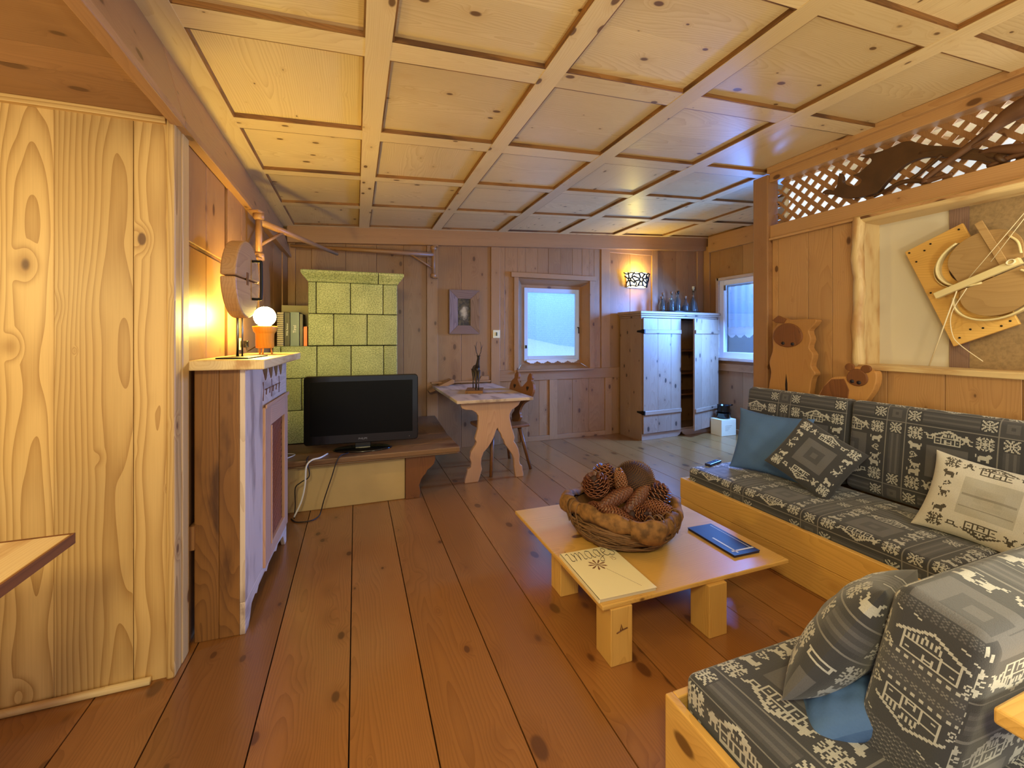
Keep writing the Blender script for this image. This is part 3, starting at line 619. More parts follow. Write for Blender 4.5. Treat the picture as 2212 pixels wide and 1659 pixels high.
b = MB(); b.lathe([(.004, 0), (.004, .002)], 10, T=Matrix.Translation((.36, -.021, .085)) @ Matrix.Rotation(PI/2, 4, 'X')); obj('indicator', b, 'steel', t)
def cable(label, pts, r, mat):
    b = MB(); b.tube(bez(pts, 7), r, 6); o = obj('cable', b, mat); props(o, label, 'cable', 'cables hanging behind the television'); return o
cable('white cable looping down over the edge of the stove bench', [(-.20, 3.52, .409), (-.245, 3.42, .409), (-.300, 3.385, .405), (-.333, 3.37, .363), (-.342, 3.37, .232), (-.366, 3.37, .12), (-.41, 3.36, .02)], .0065, 'cable_white')
cable('thin black cable kinked in front of the white stove base near the radiator cabinet', [(-.33, 3.50, .406), (-.331, 3.385, .41), (-.313, 3.375, .298), (-.367, 3.37, .258), (-.403, 3.37, .22), (-.403, 3.37, .10), (-.41, 3.37, .006)], .004, 'cable_black')
cable('black cable running from under the television down to the floor', [(-.05, 3.50, .407), (-.118, 3.385, .406), (-.168, 3.365, .262), (-.215, 3.365, .116), (-.240, 3.37, .02), (-.262, 3.33, .005), (-.306, 3.29, .005), (-.389, 3.304, .005), (-.430, 3.375, .005)], .004, 'cable_black')
cable('short white cable end lying on the left end of the stove bench', [(-.52, 3.64, .408), (-.43, 3.58, .408), (-.50, 3.45, .408)], .004, 'cable_white')
def book(x0, x1, h, dep, cov, label, y=3.975, tilt=0.0, spiral=False, txt=None):
    t = thing('book', label, 'book', (x0, y, 1.22), 0, 'books on the stove ledge'); w = x1-x0; t.rotation_euler = (0, tilt, 0)
    mt = M.get(cov[0]) or M.setdefault(cov[0], plain(cov[0], cov[1], .4))
    b = MB(); b.box(0, .003, 0, dep, 0, h); b.box(w-.003, w, 0, dep, 0, h)
    if not spiral: b.box(0, w, -.003, .001, 0, h)
    obj('cover', b, mt, t, .001)
    b = MB(); b.box(.003, w-.003, .001, dep-.004, .003, h-.004); obj('pages', b, 'pages', t)
    if spiral:
        b = MB()
        for k in range(16): b.tube([(w*.5+w*.55*math.cos(a), -.004+.012*math.sin(a), .012+k*(h-.02)/16+.004*a/6) for a in [i*PI/4 for i in range(9)]], .0022, 5)
        obj('spiral_binding', b, 'steel', t)
    if txt: text('spine_lettering', txt, w*.5, t, (w/2, -.0036, h*.5), (PI/2, -PI/2, 0), 'white_paint')
book(-.612, -.562, .285, .20, ('cover_grey', srgb(150, 140, 136)), 'spiral-bound grey volume nearest the globe lamp, on the stove ledge', spiral=True)
book(-.556, -.516, .28, .20, ('cover_black', srgb(32, 36, 36)), 'black book with white spine lettering beside the spiral-bound volume', txt='Wild Ammer')
book(-.512, -.446, .285, .21, ('cover_teal', srgb(96, 120, 128)), 'thick grey-blue book in the middle of the stove ledge row', txt='Tirol')
book(-.442, -.418, .27, .19, ('cover_dark', srgb(44, 34, 40)), 'thin dark book between the grey-blue and the orange ones')
book(-.412, -.385, .165, .16, ('cover_orange', srgb(236, 110, 30)), 'small orange book with white top against the tiled stove')
t = thing('picture_album', 'flat grey album leaning behind the row of books on the stove ledge', 'book', (-.50, 4.26, 1.22), 0, 'books on the stove ledge'); b = MB(); b.box(-.12, .11, 0, .012, 0, .36); obj('cover', b, M.setdefault('cover_stone', plain('cover_stone', srgb(168, 158, 120), .6)), t, .002)
b = MB(); b.box(-.115, .105, .012, .03, .004, .355); obj('pages', b, 'pages', t)

# ------------------------------------------------------------------ dining corner
t = thing('dining_table', 'small pine table with wavy carved trestle legs by the back wall', 'table', (1.165, 4.12, 0), 0)
b = MB()
for y0, y1 in ((-.56, -.19), (-.188, .22), (.222, .678)): b.box(-.355, .355, y0, y1, .722, .75, g=1)
obj('tabletop', b, 'pine_grey', t, .005)
L = [(-.30, .70), (.27, .70), (.25, .665), (.22, .645), (.185, .625), (.165, .585), (.165, .55), (.18, .48), (.20, .42), (.215, .37), (.205, .335), (.225, .31), (.25, .26), (.262, .20), (.258, .15), (.268, .115), (.285, .105), (.292, .06), (.30, .03), (.30, 0), (.225, 0), (.215, .05), (.208, .12), (.205, .17), (.19, .21), (.15, .27), (.12, .31), (.105, .355), (.09, .375), (.08, .41), (.055, .445), (.045, .47), (.03, .44), (.012, .39), (-.01, .35), (-.045, .30), (-.085, .26), (-.105, .21), (-.11, .16), (-.10, .11), (-.115, .06), (-.135, 0), (-.26, 0), (-.255, .04), (-.24, .085), (-.235, .12), (-.205, .135), (-.20, .18), (-.215, .22), (-.205, .27), (-.165, .325), (-.15, .355), (-.165, .385), (-.155, .42), (-.14, .47), (-.135, .53), (-.135, .59), (-.155, .62), (-.195, .645), (-.25, .65), (-.285, .665)]
for y in (-.43,):
    b = MB(); b.prism(L, y-.022, y+.022, 'xz', g=2); b.box(-.30, .27, y-.03, y+.03, .697, .722, g=0); obj('trestle_leg', b, 'pine_rose', t, .006)
b = MB(); b.box(-.03, .09, -.41, .66, .695, .722, g=1); obj('stretcher', b, 'pine_rose', t, .003)
t = thing('carved_chair', 'dark carved-back chair with splayed round legs pushed under the dining table', 'chair', (1.345, 4.0, 0), math.radians(10))
st = sm2([(-.25, -.15), (-.17, -.21), (.17, -.22), (.22, -.17), (.23, .17), (.17, .21), (-.17, .20), (-.25, .15)], 4, True)
b = MB(); b.prism(st, .425, .452, 'xy', g=0); obj('seat', b, 'wood_chair', t, .008)
for x, y, dx, dy in ((-.15, -.13, -.06, -.08), (-.15, .13, -.06, .08), (.14, -.13, .10, -.06), (.14, .13, .10, .10)):
    b = MB(); b.tube([(x, y, .43), (x+dx, y+dy, 0)], [.021, .016], 8); obj('leg', b, 'wood_chair', t)
hb = [(.055, 0), (.085, .05), (.052, .095), (.06, .15), (.10, .195), (.17, .23), (.215, .28), (.228, .34), (.205, .395), (.165, .425), (.168, .455), (.15, .485), (.125, .498), (.10, .48), (.088, .445), (.092, .415), (.06, .385), (.025, .355), (0, .35)]
hb = sm2(hb, 3); bp = hb+[(-x, z) for x, z in reversed(hb[:-1])]
Tb = Matrix.Translation((.185, 0, .445)) @ Matrix.Rotation(math.radians(12), 4, 'Y')
b = MB(); b.prism(bp, -.014, .014, 'yz', g=2, T=Tb); bk = obj('backrest', b, 'wood_chair', t, .003)
for s in (-1, 1):
    b = MB(); b.prism([(s*.125+x, .345+z) for x, z in ((0, -.028), (.022, 0), (.022, .012), (.011, .018), (0, .009), (-.011, .018), (-.022, .012), (-.022, 0))], -.0165, .0165, 'yz', T=Tb); obj('heart_cutout', b, 'black_gap', bk)
# stag figurine
t = thing('stag_figurine', 'slender dark bronze stag on a wooden block, on the dining table', 'figurine', (1.12, 4.12, .751), math.radians(-18))
b = MB(); b.box(-.085, .085, -.16, .13, 0, .024, g=1); obj('plinth', b, 'pine_old', t, .004)
b = MB()
b.tube([(.03, -.115, .215), (.028, -.09, .235), (.02, -.03, .225), (.005, .04, .22), (-.005, .085, .225), (-.005, .105, .215)], [.012, .036, .040, .034, .036, .015], 12, flat=.72)
b.tube([(.028, -.085, .245), (.034, -.115, .29), (.040, -.135, .335), (.042, -.145, .355)], [.026, .017, .012, .012], 10)
b.tube([(.040, -.135, .352), (.044, -.16, .350), (.050, -.195, .335)], [.014, .014, .007], 8)
for x, y, s in ((.012, -.085, 1), (.040, -.085, .9), (-.022, .085, 1), (.012, .09, .95)): b.tube([(x, y, .22), (x+.002, y+.012*s, .13), (x, y, .10), (x, y+.003, .024)], [.020, .010, .006, .0055], 8)
for s in (-1, 1):
    b.tube([(.042+s*.006, -.14, .36), (.042+s*.022, -.125, .40), (.042+s*.026, -.13, .455), (.042+s*.014, -.14, .50)], [.004, .0038, .003, .0015], 6)
    b.tube([(.042+s*.022, -.125, .40), (.042+s*.030, -.155, .435)], [.003, .0012], 5); b.tube([(.042+s*.026, -.128, .43), (.042+s*.044, -.125, .47)], [.003, .0012], 5)
    b.tube([(.042+s*.008, -.138, .358), (.042+s*.022, -.135, .366)], [.004, .002], 5)
b.tube([(-.005, .105, .225), (-.006, .125, .205)], [.008, .003], 6)
obj('stag_body', b, 'bronze', t)
# picture, switch, sconce
t = thing('framed_picture', 'small dark picture in a wide weathered wooden frame on the back wall', 'picture', (1.185, 4.848, 1.585))
b = MB(); o, i2 = (.18, .255), (.075, .155)
for s in (-1, 1):
    b.hexa([(s*o[0], -.045, -o[1]), (s*i2[0], -.02, -i2[1]), (s*o[0], 0, -o[1]), (s*i2[0], 0, -i2[1]), (s*o[0], -.045, o[1]), (s*i2[0], -.02, i2[1]), (s*o[0], 0, o[1]), (s*i2[0], 0, i2[1])], 2)
    b.hexa([(-o[0], -.045, s*o[1]), (o[0], -.045, s*o[1]), (-o[0], 0, s*o[1]), (o[0], 0, s*o[1]), (-i2[0], -.02, s*i2[1]), (i2[0], -.02, s*i2[1]), (-i2[0], 0, s*i2[1]), (i2[0], 0, s*i2[1])], 0)
obj('frame', b, 'wood_frame', t, .003)
q = NT('small_painting'); co = q.new('ShaderNodeTexCoord').outputs['Object']; nn = q.new('ShaderNodeTexNoise', i_Vector=co, i_Scale=28.0, i_Detail=4.0).outputs[0]
dist = q.new('ShaderNodeVectorMath', operation='LENGTH', i_0=q.new('ShaderNodeVectorMath', operation='MULTIPLY', i_0=co, i_1=(14, 0, 8)).outputs[0]).outputs['Value']
blob = q.math('SUBTRACT', 1.0, q.ramp(q.math('ADD', dist, q.math('MULTIPLY', nn, 1.2)), .7, 1.4))
q.link(q.mix(blob, q.mix(q.ramp(nn, .4, .7), srgb(44, 32, 18), srgb(92, 76, 44)), srgb(190, 172, 138)), 'Base Color'); M['painting'] = q.m
b = MB(); b.box(-.076, .076, -.012, -.008, -.156, .156); obj('painting', b, 'painting', t)
t = thing('light_switch', 'cream light switch on the post beside the framed picture', 'switch', (1.583, 4.849, 1.33))
b = MB(); b.box(-.045, .045, -.010, 0, -.048, .048); obj('plate', b, 'ivory', t, .004)
b = MB(); b.box(-.008, .008, -.020, -.010, -.022, .022); obj('rocker', b, M.setdefault('rocker_olive', plain('rocker_olive', srgb(84, 84, 40), .5)), t, .002)
t = thing('wall_sconce', 'lit wall lamp with pierced metal leaf shade above the cupboard', 'lamp', (3.57, 4.845, 2.06))
b = MB(); b.box(-.14, .14, -.012, 0, -.10, .09); obj('back_plate', b, 'white_paint', t, .003)
b = MB(); na = 14
def sc(u, v, r=1.0): a = PI*(.5+(u-.5)*.94); wv = (.205 if True else 0)*(1-.26*(1-v)); return (wv*r*math.cos(PI-a) if False else -wv*r*math.cos(a)*1.0, -.015-.115*r*math.sin(a), -.095+.19*v)
U, V = np.meshgrid(np.linspace(0, 1, 24), np.linspace(0, 1, 5), indexing='ij'); PT = np.array([[sc(u, v, .90) for u, v in zip(ru, rv)] for ru, rv in zip(U, V)])
b.grid(PT[:, :, 0], PT[:, :, 1], PT[:, :, 2]); obj('diffuser', b, 'sconce_glow', t)
b = MB()
for u0, v0, u1, v1 in ((0, 1, 1, 1),): b.tube([sc(u, 1.0-.12*abs(math.sin(u*PI*4))) for u in lerp(0, 1, 30)], .007, 6)
b.tube([sc(u, .0+.10*abs(math.sin(u*PI*3))) for u in lerp(0.02, .98, 26)], .006, 6)
for k in range(8):
    a = k*PI/4+.3; b.tube([sc(.5+r*.20*math.cos(a), .5+r*.42*math.sin(a)) for r in (.25, .5, .75, 1.1)], [.013, .009, .009, .012], 6)
for c0 in (.16, .84):
    for k in range(6):
        a = k*PI/3+.5; b.tube([sc(min(max(c0+r*.16*math.cos(a), .01), .99), min(max(.5+r*.45*math.sin(a), .0), 1)) for r in (.1, .5, 1.1)], [.013, .008, .010], 6)
for u in (.30, .70): b.tube([sc(u+.05*math.sin(v*7), v) for v in lerp(0, 1, 8)], .008, 6)
obj('leaf_shade', b, 'iron', t)
lamp('sconce_bulb', 'POINT', (3.57, 4.79, 2.16), 11, (1.0, .82, .16), .03)

# ------------------------------------------------------------------ cupboard with bottles, box with pots
CB = Matrix.Translation((3.344, 4.421, 0)) @ Matrix.Rotation(math.radians(5.07), 4, 'Z')
t = thing('cupboard', 'rustic pine cupboard with one plank door ajar in the back right corner', 'cupboard', (3.344, 4.421, 0), math.radians(5.07))
CW, CD, CH = 1.347, .40, 1.565
b = MB()
for x0, x1, y0, y1 in ((0, .022, 0, .2), (0, .022, .201, CD), (CW-.022, CW, 0, CD)): b.box(x0, x1, y0, y1, 0, CH, g=2)
b.box(.022, CW-.022, CD-.02, CD, 0, CH, g=2, m=1); b.box(.022, .026, .02, CD-.02, .1, CH-.03, g=2, m=1); b.box(CW-.026, CW-.022, .02, CD-.02, .1, CH-.03, g=2, m=1); b.box(.022, CW-.022, 0, CD-.02, .08, .10, g=0); b.box(.022, CW-.022, 0, CD-.02, CH-.03, CH, g=0); b.box(.655, .68, .012, .03, .1, CH-.03, g=2, m=1)  # dark lining and shelves paint in the shade behind the ajar door
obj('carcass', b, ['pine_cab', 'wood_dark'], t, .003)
for z in (.52, .80, 1.10):
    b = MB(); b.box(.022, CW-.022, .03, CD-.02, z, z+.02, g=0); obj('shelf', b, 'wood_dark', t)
b = MB(); pl = [(0, 0), (.60, 0), (.625, .015), (.645, .02), (.66, .045), (.675, .055), (.69, .045), (.705, .02), (.725, .015), (.75, 0), (CW, 0), (CW, .08), (0, .08)]
b.prism(pl, -.012, .012, 'xz', g=0); obj('plinth_board', b, 'pine_cab', t, .003)
b = MB()
for d, z0, z1 in ((.012, CH-.03, CH), (.028, CH, CH+.022), (.045, CH+.022, CH+.055)): b.box(-d, CW+d*.6, -d, CD, z0, z1, g=0)
obj('top_moulding', b, 'pine_cab', t, .006)
def cdoor(loc, rz, sgn):
    d = bpy.data.objects.new('door', None); COL.objects.link(d); d.parent = t; d.location = loc; d.rotation_euler = (0, 0, rz); w = .635
    b = MB(); f = (lambda a, c: (a, c)) if sgn > 0 else (lambda a, c: (-c, -a))
    for x0, x1 in ((.004, .24), (.2415, .46), (.4615, w)): q = f(x0, x1); b.box(q[0], q[1], -.022, 0, .088, CH-.035, g=2)
    obj('door_boards', b, 'pine_cab', d, .002)
    for z in (.32, 1.335):
        b = MB(); q = f(.012, w-.005); b.box(q[0], q[1], -.040, -.022, z, z+.05, g=0); obj('ledge', b, 'pine_cab', d, .005)
    if sgn > 0:
        for z in (.33, 1.345):
            b = MB(); b.box(-.008, .012, -.045, .0, z-.006, z+.045); b.prism([(-.0, z), (.085, z+.01), (.085, z+.03), (0, z+.04)], -.0085, -.0035, 'yz'); obj('hinge', b, 'iron', d)
cdoor((.005, -.012, 0), 0, 1); cdoor((CW-.005, -.012, 0), math.radians(13), -1)
def onto(x, y, z): return tuple(CB @ Vector((x, y, z)))
TZ = CH+.0555
t = thing('tray', 'dark tray carrying glass bottles on top of the cupboard', 'tray', onto(.83, .20, TZ)); b = MB()
b.prism([(.37*math.cos(a), .14*math.sin(a)) for a in [i*PI/16 for i in range(32)]], 0, .012, 'xy'); b.tube([(.37*math.cos(a), .14*math.sin(a), .016) for a in [i*PI/16 for i in range(33)]], .008, 6); obj('plate', b, 'black_gloss', t)
BT = [('round squat bottle with dark stopper at the left end of the tray', .50, .16, .20, 'a'), ('slim clear bottle second along the tray on the cupboard', .58, .22, .26, 'b'), ('taller clear bottle behind the slim one on the cupboard tray', .645, .13, .27, 'b'),
      ('broad square decanter in the middle of the tray', .72, .22, .19, 'c'), ('dark-capped tall bottle beside the square decanter', .775, .14, .285, 'b2'), ('thin cork-topped bottle right of the square decanter', .84, .23, .29, 'b'),
      ('short bottle with pink stopper on the cupboard tray', .91, .14, .22, 'a'), ('small blue-tinted glass ball bottle at the front of the tray', .985, .22, .10, 'd'), ('slender bottle behind the glass ball on the tray', 1.03, .12, .235, 'b'), ('tall conical flask with pale stopper at the right end of the tray', 1.115, .19, .37, 'e')]
for lb, x, y, h, k in BT:
    p = onto(x, y, TZ+.0125); t = thing('glass_bottle', lb, 'bottle', p, 0, 'glass bottles on the cupboard tray')
    pr = {'a': [(.034, 0), (.042, .03*h/.2), (.042, h*.45), (.018, h*.68), (.013, h*.72), (.013, h*.86)], 'b': [(.028, 0), (.031, .01), (.031, h*.58), (.014, h*.72), (.011, h*.76), (.012, h*.90)], 'c': [(.05, 0), (.056, .01), (.056, h*.6), (.02, h*.75), (.016, h*.88)],
          'd': [(.02, 0), (.045, .02), (.054, .05), (.045, .08), (.018, .10), (.014, .105)], 'e': [(.068, 0), (.072, .012), (.055, h*.3), (.024, h*.58), (.013, h*.72), (.013, h*.86)]}[k[0]]
    ins = [(max(r-.003, .002), z+(.004 if i == 0 else 0)) for i, (r, z) in enumerate(pr)]
    b = MB(); b.lathe(pr+ins[::-1], 16, cap=False); b.lathe([(.001, 0), (pr[0][0], 0)], 16, cap=False); b.lathe([(.001, .004), (ins[0][0], .004)], 16, cap=False); obj('glass_body', b, 'bottle_glass', t)
    if k != 'd':
        r = pr[-1][0]; b = MB(); b.lathe([(r*.9, h*.83), (r*.95, h*.9), (r*1.35, h*.905), (r*1.3, h)], 12); obj('stopper', b, 'cork' if k in 'ab' else ('black_gloss' if k == 'b2' else 'ivory'), t)
t = thing('storage_box', 'white cardboard box with writing on the floor beside the cupboard', 'box', (4.585, 4.33, 0))
b = MB(); b.box(-.125, .125, -.09, .09, 0, .215); obj('carton', b, 'paper', t, .004)
b = MB()
for k in range(4): b.box(-.06, .05-.02*k, -.0915, -.0905, .13-.02*k, .136-.02*k)
obj('print', b, 'pages', t)
for nm, z, lb, rr, hh in (('cooking_pot', .216, 'wide black pot lying on the white cardboard box', .085, .07), ('cooking_pot', .288, 'smaller black pan with handle topmost on the white cardboard box', .078, .10)):
    t = thing(nm, lb, 'pot', (4.59, 4.33, z), 0, 'black pots on the cardboard box')
    b = MB(); b.lathe([(rr*.8, 0), (rr, .015), (rr, hh), (rr*1.06, hh+.004), (rr*.95, hh), (rr*.9, .02), (.001, .012)], 24, cap=True); obj('bowl', b, 'black_gloss', t)
    b = MB(); b.tube([(rr, 0, hh-.01), (rr+.06, -.02, hh)], .009, 6) if hh > .08 else b.tube([(rr-.004, -.03, hh-.015), (rr+.025, 0, hh-.015), (rr-.004, .03, hh-.015)], .006, 6); obj('handle', b, 'black_gloss', t)

# ------------------------------------------------------------------ woven pattern of the seat cushions (5 mm stitches)
DK, LT, MD, LN, D2 = 0, 1, 2, 3, 4
def bmp(s): return np.array([[1 if c == '#' else 0 for c in r] for r in s.split()], dtype=np.int8)
STAR = bmp('..#..#.#..#.. .##.##.##.##. ####..#..#### .###.###.###. ...#..#..#... ##.#######.## ..##.###.##.. ##.#######.## ...#..#..#... .###.###.###. ####..#..#### .##.##.##.##. ..#..#.#..#..')
FLOW = bmp('#...###...# ##.##.##.## .##..#..##. ..##.#.##.. #..#####..# ###..#..### ..#######.. .##..#..##. ##..###..## #..#.#.#..# ..##...##..')
DEER = bmp('#.#........ .##........ ..##.....## ..#######.# ...######.. ...######.. ...#.##.#.. ..#..##..#. ..#...#..#.')
COW = bmp('.##......... ####.......# #########..# .#########.# ..########.. ..########.. ..##....##.. ..##....##..')
MAN = bmp('...##... ...##... ..####.# .######. #.####.. ..####.. ..#..#.. .##..##. ##....##')
CURL = bmp('.###... #...#.. #.#.##. .##..## ....##. .###... ##.....')
SLED = bmp('......### .....##.. #######.. .#...#... .#...#... .#####...')
def chalet(w, h):
    g = np.zeros((h, w), np.int8)
    def ln(x0, y0, x1, y1):
        n = int(max(abs(x1-x0), abs(y1-y0)))*2+1
        for k in range(n+1):
            x = int(round(x0+(x1-x0)*k/n)); y = int(round(y0+(y1-y0)*k/n))
            if 0 <= x < w and 0 <= y < h: g[y, x] = 1
    c = w//2; e = int(h*.42); m = int(h*.55); l = int(w*.13); r = w-1-l
    for d in (0, 1): ln(0, e+d, c, d); ln(c, d, w-1, e+d)
    ln(l, e-1, l, h-2); ln(r, e-1, r, h-2); ln(l, h-2, r, h-2); ln(l, m, r, m)
    for k in range(3): ln(l+2+k*2, e-k, l+2+k*2, m)
    ln(c-5, h-2, c-5, m); ln(c+5, h-2, c+5, m); ln(c-5, m, c-3, int(h*.25)); ln(c+5, m, c+3, int(h*.25))
    for x in (c-2, c, c+2): ln(x, int(h*.30), x, int(h*.42))
    ln(c-2, h-6, c-2, h-3); ln(c+2, h-6, c+2, h-3); ln(c-2, h-4, c+2, h-4); ln(l+2, h-5, l+3, h-5); ln(r-3, h-5, r-2, h-5)
    return g
def put(g, b, y, x, v=LT, fy=False, fx=False):
    if fy: b = b[::-1]
    if fx: b = b[:, ::-1]
    h, w = b.shape; s = g[y:y+h, x:x+w]; b = b[:s.shape[0], :s.shape[1]]; s[b > 0] = v
def panel_into(T, y0, x0, n):
    T[y0:y0+n, x0:x0+n] = DK
    put(T, STAR, y0+2, x0+2); put(T, STAR, y0+2, x0+n-15); put(T, STAR, y0+n-15, x0+2); put(T, STAR, y0+n-15, x0+n-15)
    ch = chalet(27, 16); c = n//2
    put(T, ch, y0+1, x0+c-13); put(T, ch, y0+n-17, x0+c-13, LT, True)
    put(T, MAN, y0+4, x0+17); put(T, SLED, y0+6, x0+n-25); put(T, MAN, y0+n-14, x0+n-25, LT, True); put(T, SLED, y0+n-12, x0+17, LT, True)
    for x, fx in ((x0+3, False), (x0+n-15, True)):
        put(T, COW, y0+18, x, LT, False, fx); put(T, CURL, y0+29, x+3, LT, False, fx); put(T, DEER, y0+38, x, LT, False, fx); put(T, COW, y0+n-25, x, LT, False, not fx)
    a = int(n*.27); T[y0+a:y0+n-a, x0+a:x0+n-a] = MD; a = int(n*.39); T[y0+a:y0+n-a, x0+a:x0+n-a] = D2; a = int(n*.455); T[y0+a:y0+n-a, x0+a:x0+n-a] = MD
TN = 90; TILE = np.zeros((TN, TN), np.int8); BW = 19
for k in range(2, BW-1):
    s = MD if k in (6, 7, 11, 12) else (D2 if 4 <= k <= 14 else DK)
    TILE[k, :] = s; TILE[:, k] = s
panel_into(TILE, BW, BW, TN-BW)
TILE[:BW, :BW] = D2; TILE[5:14, 5:14] = MD; TILE[8:11, 8:11] = D2
for y, x in ((4, BW+1), (4, TN-12)): TILE[1:BW-1, x-1:x+12] = DK; put(TILE, FLOW, y, x)
for y, x in ((BW+1, 4), (TN-12, 4)): TILE[y-1:y+12, 1:BW-1] = DK; put(TILE, FLOW.T, y, x)
for k in (0, BW-1): TILE[k, :] = LN; TILE[:, k] = LN
PAL = np.array([(.052, .052, .060), (.60, .59, .54), (.135, .130, .138), (.25, .24, .23), (.080, .079, .088)], np.float32)
PALW = np.array([(.80, .76, .66), (.10, .085, .06), (.60, .57, .48), (.40, .37, .30), (.56, .53, .44)], np.float32)
def pat_tile(s, t, pal=PAL, off=(0, 0), cell=.005):
    i = np.floor(t/cell).astype(int)+off[0]; j = np.floor(s/cell).astype(int)+off[1]
    return pal[TILE[np.mod(i, TN), np.mod(j, TN)]]
SQ = np.zeros((88, 88), np.int8); panel_into(SQ, 4, 4, 80); SQ[1:2, :] = D2
for k in range(3, 7): SQ[24+k*6:26+k*6, 26:62] = LN if k % 2 else MD
SQ2 = np.zeros((88, 88), np.int8); panel_into(SQ2, 4, 4, 80)
def pat_square(g, pal, w):
    n = g.shape[0]
    def f(s, t):
        j = np.clip(((s/w+.5)*n).astype(int), 0, n-1); i = np.clip(((t/w+.5)*n).astype(int), 0, n-1); return pal[g[n-1-i, j]]
    return f
# cushion end: two chalets facing apart, stitched bands and a knitted grid (4 mm)
EW, EH = 46, 130; ENDP = np.zeros((EH, EW), np.int8)
def xrow(y, v=MD, st=4):
    for x in range(0, EW-3, st):
        for k in range(3): ENDP[y+k, x+k] = v; ENDP[y+2-k, x+k] = v
ch = chalet(35, 22); put(ENDP, ch, 14, 6); xrow(2); xrow(6)
for x in range(1, EW, 4): ENDP[37:39, x:x+2] = LT; ENDP[56:58, x:x+2] = LT
xrow(42, LN); xrow(50, LN); put(ENDP, ch, 60, 5, LT, True); ENDP[36:58][ENDP[36:58] == DK] = D2
put(ENDP, CURL, 32, 0); put(ENDP, CURL, 30, 39); put(ENDP, CURL, 61, 39); put(ENDP, CURL, 60, 0)
for x, y in ((3, 11), (12, 10), (34, 12), (40, 16), (2, 84), (30, 86), (38, 84)): ENDP[y, x:x+2] = LT; ENDP[y+1, x+2:x+4] = LT
for y in range(88, 112, 3):
    for x in range(1, EW-2, 3): ENDP[y, x] = MD; ENDP[y+1, x+1] = LN; ENDP[y, x+2] = MD
ENDP[110:, 14:] = MD
def pat_end(s, t): return PAL[ENDP[np.clip(((.39-t)/.0036).astype(int), 0, EH-1), np.clip((s/.0036).astype(int), 0, EW-1)]]
def fabric_obj(name, parts, parent=None, T=None, mat='fabric'):
    """parts: list of (X, Y, Z grids, colour per face)"""
    V = []; F = []; CC = []; o = 0
    for X, Y, Z, c in parts:
        a, b2 = X.shape; V.append(np.stack([X, Y, Z], -1).reshape(-1, 3)); idx = np.arange(a*b2).reshape(a, b2)+o; o += a*b2
        F.append(np.stack([idx[:-1, :-1], idx[:-1, 1:], idx[1:, 1:], idx[1:, :-1]], -1).reshape(-1, 4)); CC.append(c.reshape(-1, 3))
    V = np.concatenate(V); F = np.concatenate(F); CC = np.concatenate(CC)
    if T is not None: R = np.array(T); V = V @ R[:3, :3].T+R[:3, 3]
    me = bpy.data.meshes.new(name); me.vertices.add(len(V)); me.vertices.foreach_set('co', V.astype(np.float32).ravel())
    me.loops.add(len(F)*4); me.loops.foreach_set('vertex_index', F.astype(np.int32).ravel()); me.polygons.add(len(F))
    me.polygons.foreach_set('loop_start', np.arange(0, len(F)*4, 4, dtype=np.int32))
    me.polygons.foreach_set('use_smooth', np.ones(len(F), bool))
    me.update(calc_edges=True)
    a = me.color_attributes.new('Col', 'FLOAT_COLOR', 'CORNER'); cc = np.ones((len(F)*4, 4), np.float32); cc[:, :3] = np.repeat(CC, 4, 0); a.data.foreach_set('color', cc.ravel())
    me.materials.append(M[mat]); o = bpy.data.objects.new(name, me); COL.objects.link(o); o.parent = parent; return o
def block(name, L, r, pats, parent=None, T=None, cell=.005, puff=.012, big=2, flip=None):
    """rounded cushion block of size L; pats: axis sign -> function(a, b) of surface coordinates"""
    H = [v/2 for v in L]; parts = []
    for ax in range(3):
        u, v = (ax+1) % 3, (ax+2) % 3
        for s in (-1, 1):
            pf = pats.get((ax, s)); cs = cell if pf is not None else .03
            A = np.linspace(-H[u], H[u], max(2, int(round(L[u]/cs))+1)); B = np.linspace(-H[v], H[v], max(2, int(round(L[v]/cs))+1))
            AA, BB = np.meshgrid(A, B, indexing='ij'); P = np.zeros(AA.shape+(3,)); P[..., u] = AA; P[..., v] = BB; P[..., ax] = s*H[ax]
            Q = np.clip(P, [-(h-r) for h in H], [h-r for h in H]); N = P-Q; N /= np.linalg.norm(N, axis=-1, keepdims=True)+1e-9; P2 = Q+N*r
            bb = [k for k in range(3) if k != big]; w = (1-(P2[..., bb[0]]/H[bb[0]])**4)*(1-(P2[..., bb[1]]/H[bb[1]])**4)
            P2[..., big] += np.sign(P2[..., big])*puff*np.clip(w, 0, 1)*(np.abs(P2[..., big])/H[big])
            if pf is None: col = np.broadcast_to(PAL[DK], (AA.shape[0]-1, AA.shape[1]-1, 3))
            else: ca = (AA[:-1, :-1]+AA[1:, 1:])/2; cb = (BB[:-1, :-1]+BB[1:, 1:])/2; col = pf(ca, cb)
            if s < 0: P2 = P2[::-1]; col = col[::-1]
            parts.append((P2[..., 0], P2[..., 1], P2[..., 2], col))
    return fabric_obj(name, parts, parent, T)
